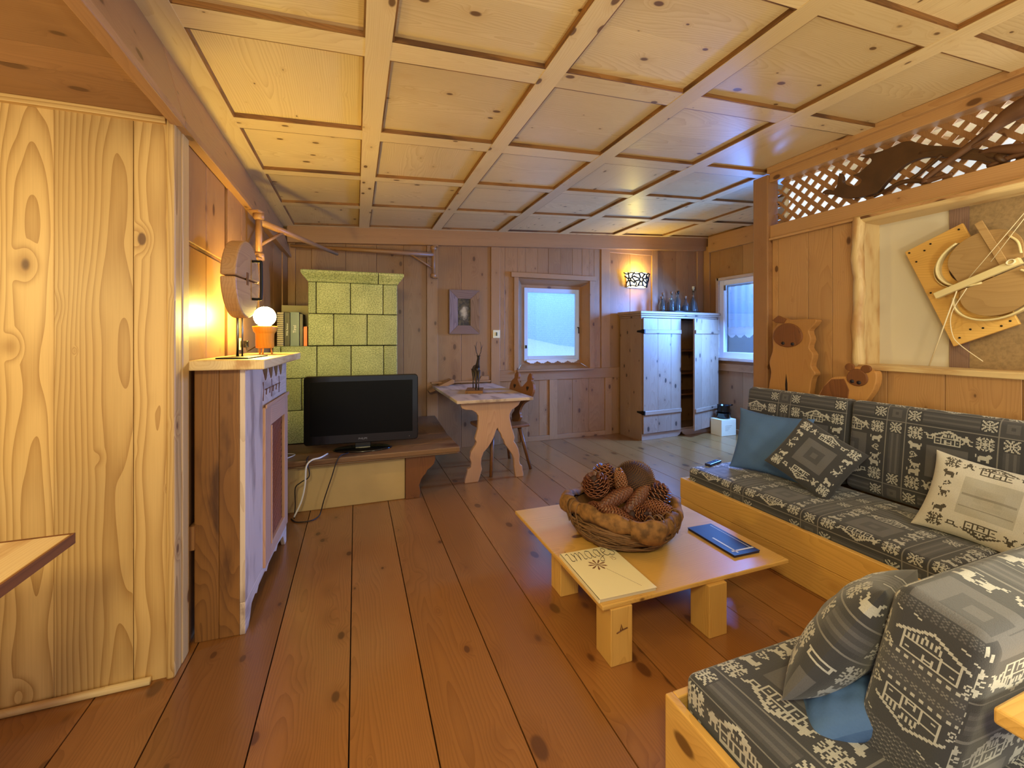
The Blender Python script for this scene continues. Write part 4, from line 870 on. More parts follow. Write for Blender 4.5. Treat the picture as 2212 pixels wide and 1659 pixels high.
def pillow(name, w, h, th, front, T, parent=None, cell=.005, mat='fabric', pinch=.06, sag=0.0):
    n = int(w/cell); m = int(h/cell); a = np.linspace(-1, 1, n+1); b = np.linspace(-1, 1, m+1); A, B = np.meshgrid(a, b, indexing='ij'); parts = []
    fx = 1-pinch*(1-B**2)*np.abs(A)**3; fy = 1-pinch*(1-A**2)*np.abs(B)**3
    X = A*w/2*fx; Y = B*h/2*fy; Zs = th/2*np.clip((1-np.abs(A)**2.6), 0, 1)**.55*np.clip((1-np.abs(B)**2.6), 0, 1)**.55
    wr = .004*np.sin(A*9+B*4)*np.cos(B*7-A*3)*(1-A**2)*(1-B**2)
    for s in (1, -1):
        Z = s*(Zs+wr)-sag*(1-A**2)*(1-B**2)
        ca = (A[:-1, :-1]+A[1:, 1:])/2*w/2; cb = (B[:-1, :-1]+B[1:, 1:])/2*h/2; col = front(ca, cb) if front is not None else np.broadcast_to(PAL[DK], ca.shape+(3,))
        if s > 0: parts.append((X, Y, Z, col))
        else: parts.append((X[::-1], Y[::-1], Z[::-1], col[::-1]))
    return fabric_obj(name, parts, parent, T, mat)
def facing(c, n, up=(0, 0, 1), spin=0.0):
    """matrix with local z along n, local y near up, at c"""
    z = Vector(n).normalized(); y = Vector(up); y = (y-z*y.dot(z)).normalized(); x = y.cross(z)
    R = Matrix((x, y, z)).transposed().to_4x4(); return Matrix.Translation(c) @ R @ Matrix.Rotation(spin, 4, 'Z')

# ------------------------------------------------------------------ sofas
t = thing('sofa', 'long honey pine sofa with patterned cushions along the board partition', 'sofa', (2.62, 1.4, 0))
b = MB(); b.box(2.18, 2.21, .985, 2.435, 0, .15, g=1); b.box(2.178, 2.208, .985, 2.437, .152, .292, g=1); obj('front_board', b, 'pine_honey', t, .004, t.location)
b = MB(); b.box(2.21, 3.09, 2.405, 2.435, 0, .292, g=0); obj('end_board', b, 'pine_honey', t, .004, t.location)
b = MB(); b.box(2.21, 3.09, .2, 2.40, .17, .20, g=1); obj('slat_base', b, 'pine_honey', t, 0, t.location)
b = MB(); b.box(3.02, 3.095, .2, 2.43, .20, .78, g=1); obj('back_board', b, 'pine_honey', t, .004, t.location)
off = Vector((-2.62, -1.4, 0))
LS = (.62, 1.43, .165); CX = 2.545; CY = 1.71
# block axes: (ax) u, v order = next axes; z-face: (x, y); x-face: (y, z)
block('seat_cushion', LS, .03, {(2, 1): lambda a, bb: pat_tile(bb+.2, a), (0, -1): lambda a, bb: pat_tile(a+.2, -LS[0]/2-(LS[2]/2-bb)), (1, 1): lambda a, bb: pat_tile(bb, a)}, t, Matrix.Translation(off) @ Matrix.Translation((CX, CY, .2855)), puff=.010)
for nm, y0, y1, o in (('back_cushion', 1.765, 2.50, 0), ('back_cushion', .60, 1.755, -.28)):
    Lb = (.125, y1-y0, .54); f0 = lambda a, bb, o=o: pat_tile(a+o, .27-bb); f1 = lambda a, bb, o=o: pat_tile(bb*0+a*0+0, a) ; 
    T = Matrix.Translation(off) @ Matrix.Translation((2.925, (y0+y1)/2, .635)) @ Matrix.Rotation(math.radians(7), 4, 'Y')
    block(nm, Lb, .035, {(0, -1): f0, (2, 1): (lambda a, bb, o=o: pat_tile(bb+o, -(a+.0625))), (1, 1): (lambda a, bb: pat_tile(bb, a))}, t, T, puff=.014, big=0)
def top_pillow(name, label, w, h, th, front, T, **k):
    t = thing(name, label, 'pillow', tuple(T.to_translation())); o = pillow('cover', w, h, th, front, Matrix.Translation(-T.to_translation()) @ T, t, **k); return t
top_pillow('pillow', 'large plain blue pillow leaning at the far end of the long sofa', .46, .43, .13, None, facing((2.625, 2.09, .575), (-.93, -.33, .36), spin=math.radians(-2)), mat='blue_cloth', pinch=.10)
p = top_pillow('pillow', 'grey patterned pillow turned on its corner against the plain blue pillow', .37, .37, .10, pat_square(SQ2, PAL, .38), facing((2.565, 1.755, .575), (-.80, -.50, .52), spin=math.radians(-32)), pinch=.05)
top_pillow('pillow', 'cream white pillow with dark animal border at the near end of the long sofa', .45, .40, .13, pat_square(SQ, PALW, .42), facing((2.70, 1.06, .53), (-.84, -.22, .52), spin=math.radians(-8)), pinch=.10)
t = thing('remote_control', 'dark remote control lying on the far end of the long sofa', 'remote', (2.44, 2.395, .372), .3); b = MB(); b.box(-.08, .08, -.022, .022, 0, .018); obj('case', b, 'navy', t, .005)
b = MB()
for k in range(5):
    for j in (-1, 1): b.box(-.06+k*.025, -.048+k*.025, j*.009-.004, j*.009+.004, .018, .020)
obj('keypad', b, 'iron', t)
# near sofa, seen from behind its back
t = thing('sofa', 'short sofa in the near right corner, its patterned back cushion end toward the viewer', 'sofa', (1.6, .6, 0))
b = MB(); b.box(.82, .845, .10, .978, 0, .292, g=1); obj('end_board', b, 'pine_honey', t, .004, t.location)
b = MB(); b.box(.845, 2.16, .953, .978, 0, .292, g=0); obj('front_board', b, 'pine_honey', t, .004, t.location)
b = MB(); b.box(.845, 2.16, .10, .95, .12, .15, g=0); obj('slat_base', b, 'pine_honey', t, 0, t.location)
off2 = Vector((-1.6, -.6, 0)); L2 = (1.31, .80, .165)
block('seat_cushion', L2, .03, {(2, 1): lambda a, bb: pat_tile(bb+.05, a+.66), (1, 1): lambda a, bb: pat_tile(.4+(.08-a), bb), (0, -1): lambda a, bb: pat_tile(a+.05, bb-.08)}, t, Matrix.Translation(off2) @ Matrix.Translation((1.51, .545, .29)), puff=.012)
L3 = (1.5, .160, .47); TC = Matrix.Translation((1.83, .545, .530)) @ Matrix.Rotation(math.radians(12), 4, 'X')
block('back_cushion', L3, .035, {(0, -1): lambda a, bb: pat_end(.0775-a, .155+bb), (2, 1): lambda a, bb: pat_tile(a+.05, bb+.3), (1, 1): lambda a, bb: pat_tile(bb, a), (1, -1): lambda a, bb: pat_tile(bb, a)}, t, Matrix.Translation(off2) @ TC, cell=.0036, puff=.01, big=1)
b = MB(); b.box(1.083, 2.9, .25, .422, .60, .630, g=0); b.box(1.12, 1.20, .27, .372, 0, .60, g=2); b.box(2.1, 2.17, .30, .385, 0, .60, g=2); obj('back_rail', b, 'pine_honey', t, .005, t.location)
top_pillow('pillow', 'grey patterned pillow wedged against the cushion end of the near sofa', .40, .38, .14, pat_tile, facing((1.225, .735, .53), (-.18, .86, .46), spin=math.radians(14)), pinch=.05)
top_pillow('pillow', 'plain blue pillow tucked under the patterned one on the near sofa', .21, .20, .10, None, facing((1.125, .70, .395), (-.30, .45, .84), spin=.25), mat='blue_cloth', pinch=.06)

# ------------------------------------------------------------------ coffee table with bowl of cones, magazine and folder
t = thing('coffee_table', 'low square honey pine coffee table in front of the long sofa', 'table', (1.41, 1.92, 0))
b = MB(); b.box(-.505, .515, -.485, .49, .226, .245, g=0); obj('tabletop', b, 'pine_honey', t, .004)
for x, y in ((-.42, -.445), (.065, -.455), (-.40, .03), (.10, .30)):
    b = MB(); b.box(x-.05, x+.05, y-.045, y+.065, 0, .226); lg = obj('leg', b, 'pine_honey', t, .003)
b = MB(); z = .13; b.tube([(-.445, -.4915, z), (-.42, -.4915, z+.008), (-.395, -.4915, z+.012)], .0022, 5, m=0); b.tube([(-.428, -.4915, z+.006), (-.423, -.4915, z+.03), (-.417, -.4915, z+.007)], .002, 5); obj('scratch_mark', b, 'wood_dark', t)
zt = .2455
t = thing('magazine', 'cream magazine titled images on the left corner of the coffee table', 'magazine', (1.045, 1.638, zt), math.radians(-2))
b = MB(); b.box(-.132, .132, -.183, .183, 0, .013); obj('pages', b, 'pages', t)
b = MB(); b.box(-.135, .135, -.186, .186, .013, .0145); b.box(-.137, -.132, -.186, .186, 0, .0145); obj('cover', b, 'paper', t)
def strokes(name, lines, r, mat, parent, sc=1.0, o=(0, 0), z=.0147):
    b = MB()
    for l in lines: b.tube(bez([(o[0]+x*sc, o[1]+y*sc, z) for x, y in l], 5), r, 5, flat=.25)
    return obj(name, b, mat, parent)
LET = [[(0, 4.6), (.8, 5.2), (.9, 3.5), (.7, .8), (1.4, .3), (2, 1)], [(2.2, 5), (2.6, 2.5), (2.3, .2), (2.9, 3.8), (3.8, 5), (4, 3), (3.9, .3), (4.5, 3.8), (5.3, 5), (5.6, 3), (5.4, .8), (6, .4), (6.4, 1)],
       [(8.6, 4.6), (7.6, 5), (6.8, 3.2), (7, .8), (7.8, .5), (8.6, 2.5), (8.8, 4.8), (8.7, 1.2), (9.2, .4), (9.7, 1)], [(11.8, 4.6), (10.9, 5), (10.1, 3.3), (10.4, 1), (11.1, .8), (11.8, 2.6), (12, 4.9), (11.8, 0), (11, -2.4), (10, -2), (10.6, -.6), (12.6, .8)],
       [(13, 2.4), (14.4, 3.2), (14.6, 4.6), (13.7, 5), (13, 3.2), (13.2, 1), (14.2, .4), (15.4, 1.4)], [(16.4, 6.2), (16.8, 4.9), (16, 4), (17, 2.2), (16.6, .5), (15.4, .3), (15, 1)], [(.9, 6.6), (1, 7.0)]]
strokes('title_lettering', LET, .0024, 'ink', t, .0140, (-.118, .098))
strokes('issue_number', [[(0, 3), (.6, 4), (.5, 0)], [(3, 4), (1.6, 4), (1.5, 2.4), (2.6, 2.4), (2.8, .8), (1.4, .2)]], .0014, 'ink_brown', t, .0075, (.075, .058))
b = MB()
for k in range(9): a = k*2*PI/9+.2; b.prism([(-.012, .045), (-.012+.036*math.cos(a-.12), .045+.036*math.sin(a-.12)), (-.012+.045*math.cos(a), .045+.045*math.sin(a)), (-.012+.036*math.cos(a+.16), .045+.036*math.sin(a+.16))], .0146, .0152, 'xy')
obj('flower_print', b, 'ink_brown', t)
b = MB()
for k in range(34): b.box(.010+k*.0021, .0116+k*.0021, .002-k*.0048, .005-k*.0048, .0145, .0150)
obj('subtitle_line', b, 'ink_brown', t)
t = thing('folder', 'dark navy folder with white lines on the right side of the coffee table', 'folder', (1.775, 1.686, zt), math.radians(-1.5))
b = MB(); b.box(-.078, .078, -.155, .155, 0, .010); obj('pages', b, 'navy', t, .001)
b = MB(); b.box(-.080, .080, -.158, .158, .010, .0125); obj('cover', b, 'navy', t, .001)
b = MB(); b.box(-.045, -.035, -.14, .02, .0125, .0131); b.box(-.06, .074, -.127, -.117, .0125, .0131); b.box(.058, .061, -.115, .14, .0125, .0130); obj('printed_lines', b, 'white_paint', t)
t = thing('bowl', 'wide bark and vine bowl heaped with pine cones on the coffee table', 'bowl', (1.345, 1.94, zt))
prof = [(.001, .003), (.15, 0), (.20, .015), (.255, .07), (.278, .13), (.265, .135), (.235, .08), (.17, .03), (.001, .02)]
b = MB(); b.lathe(prof, 40, cap=False); obj('shell', b, 'vine', t)
b = MB(); n = 72; A = np.linspace(0, 2*PI, n+1); pr = [(.250, .168), (.262, .186), (.278, .192), (.294, .186), (.304, .166), (.306, .142), (.299, .122)]
def wob(a, k): return 1+.05*math.sin(3*a+.5)+.025*math.sin(7*a+k)+.012*math.sin(19*a)
XX = np.array([[r*wob(a, 1)*math.cos(a) for r, z in pr] for a in A]); YY = np.array([[r*wob(a, 1)*math.sin(a) for r, z in pr] for a in A]); ZZ = np.array([[z+.018*math.sin(2*a+1)+.008*math.sin(11*a+z*40) for r, z in pr] for a in A])
XX[-1] = XX[0]; YY[-1] = YY[0]; ZZ[-1] = ZZ[0]
b.grid(XX, YY, ZZ)
rim = obj('bark_rim', b, 'bark', t); sd = rim.modifiers.new('solid', 'SOLIDIFY'); sd.thickness = .008
for k, (a0, a1) in enumerate(((-2.05, -1.25), (-.9, -.35), (2.4, 3.0), (.6, 1.1))):
    b = MB(); aa = np.linspace(a0, a1, 12); X = np.array([[(r*1.03+.004*math.sin(a*23))*wob(a, 1)*math.cos(a) for r, z in pr+[(.290, .098)]] for a in aa]); Y = np.array([[(r*1.03+.004*math.sin(a*23))*wob(a, 1)*math.sin(a) for r, z in pr+[(.290, .098)]] for a in aa]); Z = np.array([[z+.018*math.sin(2*a+1)+.008*math.sin(11*a+z*40)+.008+(-.012*math.sin(a*6) if i > 6 else 0) for i, (r, z) in enumerate(pr+[(.290, .098)])] for a in aa]); b.grid(X, Y, Z)
    fl = obj('bark_flap', b, 'bark', t); sd = fl.modifiers.new('solid', 'SOLIDIFY'); sd.thickness = .006
b = MB()
for k in range(120):
    a0 = random.uniform(0, 2*PI); ln_ = random.uniform(.8, 2.4); z0 = random.uniform(.005, .135); z1 = random.uniform(.005, .135); ph = random.uniform(0, 6)
    pts = []
    for i in range(13):
        u = i/12; z = z0+(z1-z0)*u+.008*math.sin(u*9+ph); r = .190+.100*math.sqrt(max(z, .001)/.13)+.006+.006*math.sin(u*7+ph)
        pts.append((r*math.cos(a0+ln_*u), r*math.sin(a0+ln_*u), max(z, .008)))
    b.tube(pts, random.uniform(.003, .006), 5)
for k in range(14):
    a = random.uniform(0, 2*PI); b.tube(bez([(.24*math.cos(a), .24*math.sin(a), .155), (.28*math.cos(a+.05), .28*math.sin(a+.05), .205), (.312*math.cos(a+.1), .312*math.sin(a+.1), .17), (.29*math.cos(a+.12), .29*math.sin(a+.12), .08)], 5), .003, 5)
obj('vine_weave', b, 'vine', t)
def cone_mb(L, R, nrow, per, sl, sw, openness, th=.004):
    """pine cone along +z: scales on a golden spiral"""
    b = MB(); prof = lambda u: R*(math.sin(PI*min(max(u*.92+.05, 0), 1))**.62)*(1-.25*u)
    b.lathe([(max(prof(u)*.72, .002), u*L) for u in np.linspace(0, 1, 9)], 10, m=1)
    N = nrow*per
    for k in range(N):
        u = (k+.5)/N; a = k*2.39996; r = prof(u); z = u*L; ce, se = math.cos(a), math.sin(a)
        el = openness*(1-.5*u)+.35*(u); s = sl*(.75+.4*math.sin(PI*u)); w = sw*(.7+.45*math.sin(PI*u))
        rad = Vector((ce, se, 0)); tan = Vector((-se, ce, 0)); d = (rad*math.cos(el)+Vector((0, 0, 1))*math.sin(el)); nrm = d.cross(tan)
        base = rad*(r*.60)+Vector((0, 0, z-s*.3)); tip = base+d*s
        v = [base-tan*w*.3, base+tan*w*.3, base+d*s*.75+tan*w*.55, tip+nrm*th*.5, base+d*s*.75-tan*w*.55]
        up = [p+nrm*th*(-1 if nrm.dot(rad) < 0 else 1) for p in v]
        b.add([tuple(p) for p in v+up], [(4, 3, 2, 1, 0), (5, 6, 7, 8, 9), (0, 1, 6, 5), (1, 2, 7, 6), (4, 0, 5, 9)], 2)
        b.add([tuple(p) for p in (v[2], v[3], v[4], up[2], up[3]+nrm*th*.6, up[4])], [(0, 1, 4, 3), (1, 2, 5, 4), (3, 4, 5)], 2, 2)
    return b
def place_cone(label, kind, loc, d, m='cone'):
    L, R, args = {'round': (.125, .070, (11, 9, .038, .032, .5)), 'long': (.195, .042, (19, 10, .022, .018, 1.0)), 'open': (.15, .070, (11, 9, .038, .030, .30)), 'small': (.09, .046, (9, 8, .022, .021, .35))}[kind]
    key = 'cone_'+kind
    if key not in CM: CM[key] = cone_mb(L, R, *args)
    t = thing('pine_cone', label, 'pine cone', loc, 0, 'pine cones in the bark bowl')
    t.rotation_euler = Vector(d).to_track_quat('Z', 'Y').to_euler()
    o = obj('scales', CM[key], [m, 'cone_core', 'cone_tip'], t); o.location = (0, 0, -L/2); return t
CM = {}
bx, by, bz = 1.345, 1.94, zt
for lb, k, dx, dy, z, d, m in (
    ('large round glossy cone at the left top of the heap', 'round', -.150, .02, .290, (-.4, -.3, .85), 'cone'),
    ('round cone behind and right of the large left one', 'round', -.055, .09, .305, (.1, .1, 1), 'cone'),
    ('tan open scaly cone standing between the round cones and the big bristly one', 'long', .0, .0, .275, (-.35, -.15, 1), 'cone_tan'),
    ('long scaly cone lying across the left middle of the heap', 'long', -.085, -.07, .245, (.95, .05, .30), 'cone'),
    ('long cone pointing down at the left front of the heap', 'long', -.125, -.12, .185, (.55, -.60, -.30), 'cone'),
    ('small pale-tipped cone at the front centre of the bowl', 'small', -.005, -.175, .190, (.15, -.85, .45), 'cone'),
    ('scaly cone behind the small front one', 'long', .02, -.10, .232, (.8, .25, .45), 'cone'),
    ('reddish cone lying front right of centre', 'long', .085, -.145, .200, (.4, -.75, .1), 'cone'),
    ('big open cone with rows of pale scale tips at the right front', 'open', .150, -.09, .225, (.55, -.35, .75), 'cone'),
    ('round cone at the right edge of the heap', 'round', .195, .02, .215, (.75, .15, .65), 'cone'),
    ('dark cone low at the left rim of the bowl', 'small', -.205, -.05, .190, (-.7, -.5, .4), 'cone'),
    ('dark cone sunk deep in the middle of the bowl', 'open', -.04, -.13, .145, (-.2, -.5, .8), 'cone'),
    ('dark cone half hidden between the reddish and the big open one', 'small', .13, -.175, .165, (.3, -.7, .5), 'cone'),
    ('cone at the back of the heap behind the bristly ball', 'round', .10, .16, .22, (.1, .6, .8), 'cone')):
    place_cone(lb, k, (bx+dx, by+dy, bz+z-.022), d, m)
t = thing('bristle_ball', 'big bristly brown seed head at the top right of the cone heap', 'seed head', (bx+.095, by+.02, bz+.275), 0, 'pine cones in the bark bowl')
b = MB(); b.lathe([(.099*math.sin(PI*i/12)+.0005, -.089*math.cos(PI*i/12)) for i in range(13)], 20); obj('core', b, 'cone_core', t)
b = MB()
for k in range(900):
    u = 1-2*(k+.5)/900; a = k*2.39996; r = math.sqrt(1-u*u); n_ = Vector((r*math.cos(a), r*math.sin(a), u)); p0 = Vector((n_.x*.098, n_.y*.098, n_.z*.088)); tw = Vector((-n_.y, n_.x, .2))*.016
    p1 = p0+n_*.011+tw; s_ = n_.cross(tw).normalized()*.0024
    b.add([tuple(p0-s_), tuple(p0+s_), tuple(p1), tuple(p0+n_*.004)], [(0, 1, 2), (0, 2, 3), (1, 3, 2)], 2)
o = obj('bristles', b, 'cone_tan' if False else 'vine', t)

# ------------------------------------------------------------------ partition: antlers, instrument relief, carved figures
t = thing('antler', 'broad dark palmate antler lying on the rail in front of the lattice', 'antler', (3.168, 1.6, 2.192))
ol = [(2.10, 2.33), (2.068, 2.35), (2.03, 2.325), (2.0, 2.355), (1.985, 2.435), (1.965, 2.40), (1.962, 2.355), (1.92, 2.325), (1.875, 2.31), (1.845, 2.335), (1.865, 2.365), (1.90, 2.39), (1.86, 2.395), (1.825, 2.415), (1.79, 2.44), (1.80, 2.468), (1.86, 2.50), (1.79, 2.49), (1.70, 2.485), (1.62, 2.495), (1.57, 2.475), (1.50, 2.425), (1.42, 2.385), (1.32, 2.33), (1.22, 2.27), (1.19, 2.225), (1.21, 2.205), (1.25, 2.23), (1.35, 2.285), (1.45, 2.335), (1.53, 2.36), (1.60, 2.355), (1.66, 2.32), (1.71, 2.275), (1.75, 2.235), (1.80, 2.225), (1.90, 2.235), (2.0, 2.275), (2.02, 2.295)]
b = MB(); b.prism([(y-1.6, z-2.192) for y, z in sm2(ol, 3, True)], -.018, .018, 'yz', smooth=False)
o = obj('palm', b, 'antler', t, .012)
b = MB(); b.tube(bez([(.0, -.06, .20), (.0, -.16, .175), (0, -.28, .12), (0, -.36, .07), (0, -.41, .03)], 5), [.020+.004*(i > 14) for i in range(21)], 10); b.lathe([(.034, -.012), (.04, 0), (.034, .012)], 12, T=Matrix.Translation((0, -.40, .036)) @ Matrix.Rotation(math.radians(55), 4, 'X')); obj('beam', b, 'antler', t)
b = MB(); b.tube(bez([(-.02, -.10, .02), (-.02, .02, .055), (-.02, .17, .012)], 6), [.007+.008*math.sin(PI*min(1, .15+i/12)) for i in range(13)], 8); b.tube(bez([(-.02, -.02, .055), (-.02, -.10, .10), (-.025, -.17, .145)], 5), .010, 8); obj('tine', b, 'antler', t)
t = thing('driftwood_branch', 'forked driftwood branch standing on the rail and rising out at the right', 'branch', (3.12, 1.48, 2.192))
b = MB(); b.tube(bez([(0, .01, .005), (0, .005, .03), (0, -.06, .075), (0, -.16, .13), (0, -.25, .185), (0, -.33, .235), (0, -.42, .26), (0, -.55, .30), (0, -.72, .33)], 5), [.020, .021, .022, .021, .020, .018, .017, .017, .017, .017, .017, .017, .018, .018, .019, .019, .020, .020, .021, .022, .024, .027, .030, .034, .038, .042, .045, .048, .05, .05, .05, .05, .05, .05, .05, .05, .05, .05, .05, .05, .05][:41], 10)
b.tube(bez([(0, .005, .012), (-.005, -.05, .012), (-.01, -.11, .014)], 5), [.016, .016, .015, .014, .013, .012, .011, .010, .009, .008, .007], 8)
b.tube(bez([(0, -.17, .135), (-.01, -.21, .135), (-.02, -.27, .155)], 5), [.011, .011, .010, .010, .009, .009, .008, .007, .006, .005, .004], 8)
b.tube(bez([(0, -.33, .24), (0, -.335, .275), (0, -.39, .30)], 5), [.012, .012, .012, .011, .010, .010, .009, .008, .007, .006, .005], 8)
obj('wood', b, 'driftwood', t)
t = thing('root_piece', 'pale gnarled root lying on the rail at the right behind the driftwood branch', 'root', (3.16, 1.15, 2.192))
b = MB(); b.tube(bez([(0, .13, .10), (0, .05, .085), (0, -.05, .05), (0, -.2, .03), (0, -.5, .03)], 5), [.012, .014, .016, .018, .020, .022, .024, .026, .027, .028, .028, .028, .028, .028, .028, .028, .028, .028, .028, .028, .028], 10)
b.tube(bez([(0, .10, .012), (0, 0, .03), (0, -.15, .02)], 5), .014, 8); obj('wood', b, 'driftwood', t)
t = thing('instrument_relief', 'tilted board with parts of a split violin mounted in the framed recess', 'artwork', (3.27, 1.40, 1.60))
ang = math.atan2(1.365-1.833, -(1.169-1.662)); UU = Vector((0, -math.cos(math.radians(24)), math.sin(math.radians(24)))); VV = Vector((0, -math.sin(math.radians(22)), -math.cos(math.radians(22))))
c0 = Vector((0, .262, .233))
def vb(u, v, d=0): return c0+UU*u+VV*v+Vector((-d, 0, 0))
def vprism(poly, d0, d1, m=0, bm=None, g=1):
    bm = bm or MB(); n = len(poly); v = [tuple(vb(u, w, d)) for d in (d0, d1) for u, w in poly]
    return bm.add(v, [tuple(range(n-1, -1, -1)), tuple(range(n, 2*n))]+[(i, (i+1) % n, (i+1) % n+n, i+n) for i in range(n)], g, m)
obj('backboard', vprism([(0, 0), (.295, .005), (.285, .63), (-.005, .635)], 0, .018), 'pine_honey', t, .003)
for u, v in ((.02, .02), (.27, .03), (.13, .03), (.09, .05), (.265, .12), (.03, .09), (.02, .30), (.04, .60), (.26, .60), (.15, .59), (.10, .575), (.22, .61)):
    bb_ = MB(); bb_.lathe([(.005, 0), (.005, .004)], 8, T=Matrix.Translation(vb(u, v, .018)) @ Matrix.Rotation(-PI/2, 4, 'Y')); obj('nail', bb_, 'iron', t)
def bout(cu, cv, ru, rv, a0, a1, n=22): return [(cu+ru*math.cos(math.radians(a0+(a1-a0)*i/n)), cv+rv*math.sin(math.radians(a0+(a1-a0)*i/n))) for i in range(n+1)]
up = bout(.315, .235, .155, .125, 182, 375); obj('upper_plate', vprism(up+[(.44, .33), (.17, .335)], .055, .062), 'violin', t, .002)
lo = bout(.285, .435, .150, .130, -20, 200); obj('lower_plate', vprism(lo+[(.16, .365), (.42, .365)], .055, .062), 'violin', t, .002)
bm = MB()
def rib(bm, pts, h0, h1, r=.005):
    for (u0, v0), (u1, v1) in zip(pts[:-1], pts[1:]):
        bm.hexa([tuple(vb(u0, v0, h0)), tuple(vb(u1, v1, h0)), tuple(vb(u0*1.0+.004, v0, h0)), tuple(vb(u1+.004, v1, h0)), tuple(vb(u0, v0, h1)), tuple(vb(u1, v1, h1)), tuple(vb(u0+.004, v0, h1)), tuple(vb(u1+.004, v1, h1))], 1)
rib(bm, bout(.27, .24, .165, .13, 95, 262), .018, .060); rib(bm, bout(.235, .24, .155, .125, 100, 255), .018, .045); rib(bm, bout(.27, .445, .175, .135, 60, 205), .018, .066)
bm.tube([tuple(vb(u, v, .066)) for u, v in bout(.27, .24, .165, .13, 95, 262)], .006, 6); bm.tube([tuple(vb(u, v, .066)) for u, v in bout(.275, .445, .172, .135, 0, 205)], .006, 6)
obj('rib', bm, 'violin_edge', t)
obj('hollow', vprism(bout(.20, .25, .06, .075, 0, 360), .019, .021), 'violin_in', t)
bm = MB(); q = [(.055, .335), (.415, .335)]; bm.hexa([tuple(vb(*p)) for p in ((.055, .325, .06), (.43, .325, .06), (.055, .36, .06), (.43, .36, .06), (.055, .325, .088), (.43, .325, .088), (.055, .36, .088), (.43, .36, .088))], 1); obj('cross_bar', bm, 'violin_edge', t, .003)
bm = MB(); bm.hexa([tuple(vb(*p)) for p in ((.35, .06, .063), (.385, .06, .063), (.35, .335, .063), (.385, .335, .063), (.35, .06, .07), (.385, .06, .07), (.35, .335, .07), (.385, .335, .07))], 1); obj('fingerboard', bm, 'violin', t, .002)
bm = MB()
for k in range(3): bm.tube([tuple(vb(.40+.016*math.cos(a), .335+.012*math.sin(a), .09+.004*k)) for a in lerp(0, 2*PI, 12)], .003, 5)
obj('string_coil', bm, 'string', t)
bm = MB(); bm.tube([tuple(vb(*p)) for p in bez([(.44, .20, .07), (.455, .25, .075), (.445, .31, .08)], 6)], .006, 6); obj('edge_strip', bm, 'violin_edge', t); bm = MB(); bm.tube([tuple(vb(*p)) for p in bez([(.41, .385, .075), (.425, .41, .075), (.445, .46, .07), (.435, .51, .07), (.41, .54, .065)], 6)], .006, 6); obj('edge_strip', bm, 'violin_edge', t)
def w_(y, z, x=3.17): return (x-3.27, y-1.40, z-1.60)
bm = MB(); bm.tube([w_(1.515, 1.125, 3.20), w_(1.385, 1.557, 3.185)], .0035, 5); bm.tube([w_(x1, z1, 3.19) for x1, z1 in sm2([(1.345, 1.57), (1.41, 1.43), (1.405, 1.31), (1.37, 1.25), (1.28, 1.165)], 6)], .0025, 5); bm.tube([w_(1.36, 1.59, 3.19), w_(1.10, 1.97, 3.19)], .0018, 5); bm.tube([w_(1.25, 1.70, 3.19), w_(1.05, 2.03, 3.19)], .0018, 5); obj('string', bm, 'string', t)
bm = MB(); vprism([(.08, .0), (.20, -.0), (.20, .60), (.08, .60)], -.04, 0, 0, bm); obj('mount', bm, 'pine_honey', t)
# carved slab figures on the ledge behind the sofa
def slab_figure(label, ol, T, face_c, face_r, base_z, seed, eyes):
    xs = 3.035; t = thing('carved_slab', label, 'wood carving', (xs+.03, ol[0][0]-.1, base_z), 0, 'carved slabs behind the sofa'); o = t.location
    b = MB(); b.prism([(y-o.y, z-o.z) for y, z in sm2(ol, 3, True)], -.03, .03, 'yz', g=2); obj('slab', b, 'carved', t, .006)
    fc = [(face_c[0]-o.y+face_r[0]*math.cos(a), face_c[1]-o.z+face_r[1]*math.sin(a)*(1 if math.sin(a) > 0 else .8)) for a in [i*PI/14 for i in range(28)]]
    b = MB(); b.prism(fc, -.042, -.028, 'yz', g=2); obj('face_relief', b, 'carved_dark', t, .008)
    b = MB()
    for ey, ez in eyes: b.lathe([(.012, -.004), (.012, .004)], 10, T=Matrix.Translation((-.043, ey-o.y, ez-o.z)) @ Matrix.Rotation(PI/2, 4, 'Y'))
    obj('eyes', b, 'ink', t); return t, o
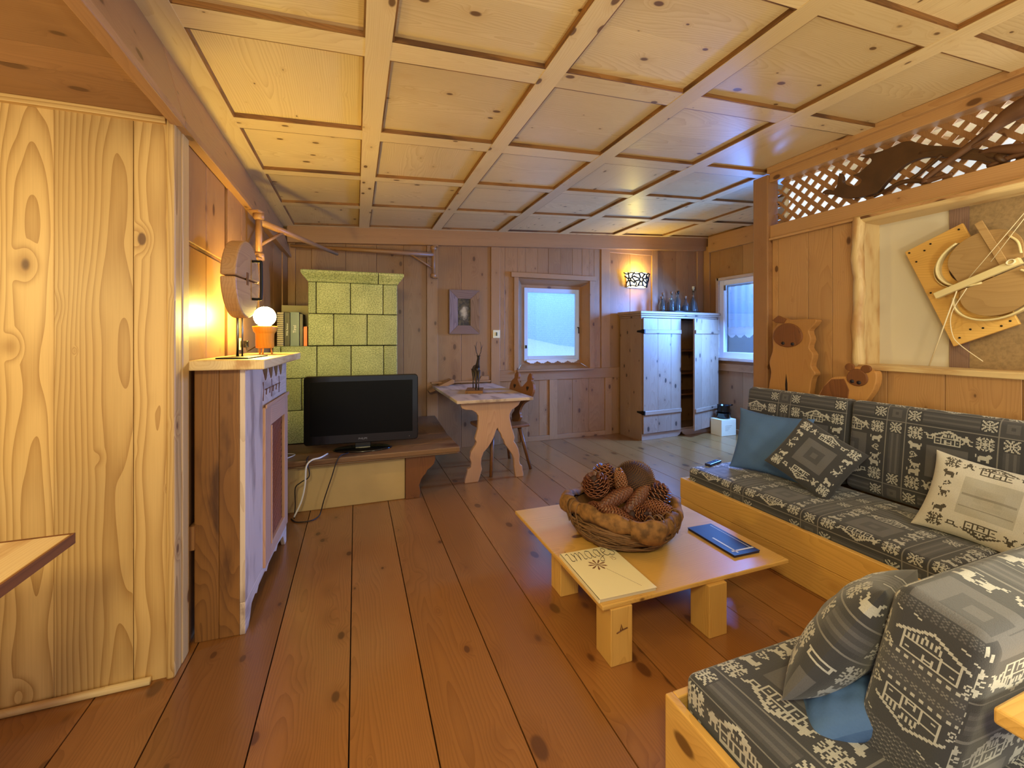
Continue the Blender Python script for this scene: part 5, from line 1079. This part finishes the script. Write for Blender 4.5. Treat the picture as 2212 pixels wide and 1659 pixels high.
o1 = [(2.42, .782), (2.43, .90), (2.41, 1.02), (2.425, 1.10), (2.395, 1.20), (2.40, 1.30), (2.385, 1.36), (2.36, 1.39), (2.375, 1.43), (2.33, 1.445), (2.27, 1.425), (2.16, 1.425), (2.065, 1.42), (2.08, 1.38), (2.115, 1.34), (2.10, 1.28), (2.115, 1.22), (2.085, 1.17), (2.10, 1.09), (2.07, 1.04), (2.095, 1.0), (2.11, .90), (2.12, .782)]
t, o = slab_figure('tall honey-coloured carved slab with a brown owl-like face behind the sofa', o1, None, (2.27, 1.30), (.115, .10), .782, 1, ((2.30, 1.25), (2.225, 1.245)))
b = MB(); b.prism([(y-o.y, z-o.z) for y, z in ((2.285, .785), (2.272, .785), (2.275, .95), (2.285, 1.02), (2.292, .94))], -.0315, -.029, 'yz'); obj('crack', b, 'black_gap', t)
b = MB(); b.prism([(y-o.y, z-o.z) for y, z in ((2.39, 1.425), (2.34, 1.46), (2.28, 1.43), (2.30, 1.40), (2.36, 1.405))], -.045, -.025, 'yz'); obj('crest', b, 'carved_dark', t, .004)
o2 = [(2.045, .782), (2.05, .88), (2.01, .96), (1.96, 1.02), (1.90, 1.035), (1.865, 1.04), (1.855, 1.09), (1.82, 1.105), (1.76, 1.10), (1.73, 1.085), (1.70, 1.08), (1.695, 1.03), (1.71, .97), (1.735, .92), (1.77, .86), (1.80, .782)]
t, o = slab_figure('lower dark carved slab shaped like a lying animal beside the tall owl-faced slab', o2, None, (1.80, 1.03), (.062, .062), .782, 2, ((1.825, 1.01), (1.785, 1.005)))
b = MB(); b.prism([(y-o.y, z-o.z) for y, z in ((2.04, .785), (2.045, .88), (2.01, .955), (1.96, 1.01), (1.88, 1.02), (1.85, .95), (1.87, .785))], -.034, -.028, 'yz'); obj('bark_patch', b, 'carved_dark', t, .004)
b = MB()
for k, (a, c) in enumerate(((1.845, 1.10), (1.75, 1.095))): b.prism([(a-o.y+.028*math.cos(q), c-o.z+.025*math.sin(q)) for q in [i*PI/8 for i in range(16)]], -.04, -.02, 'yz')
obj('ears', b, 'carved_dark', t, .004)
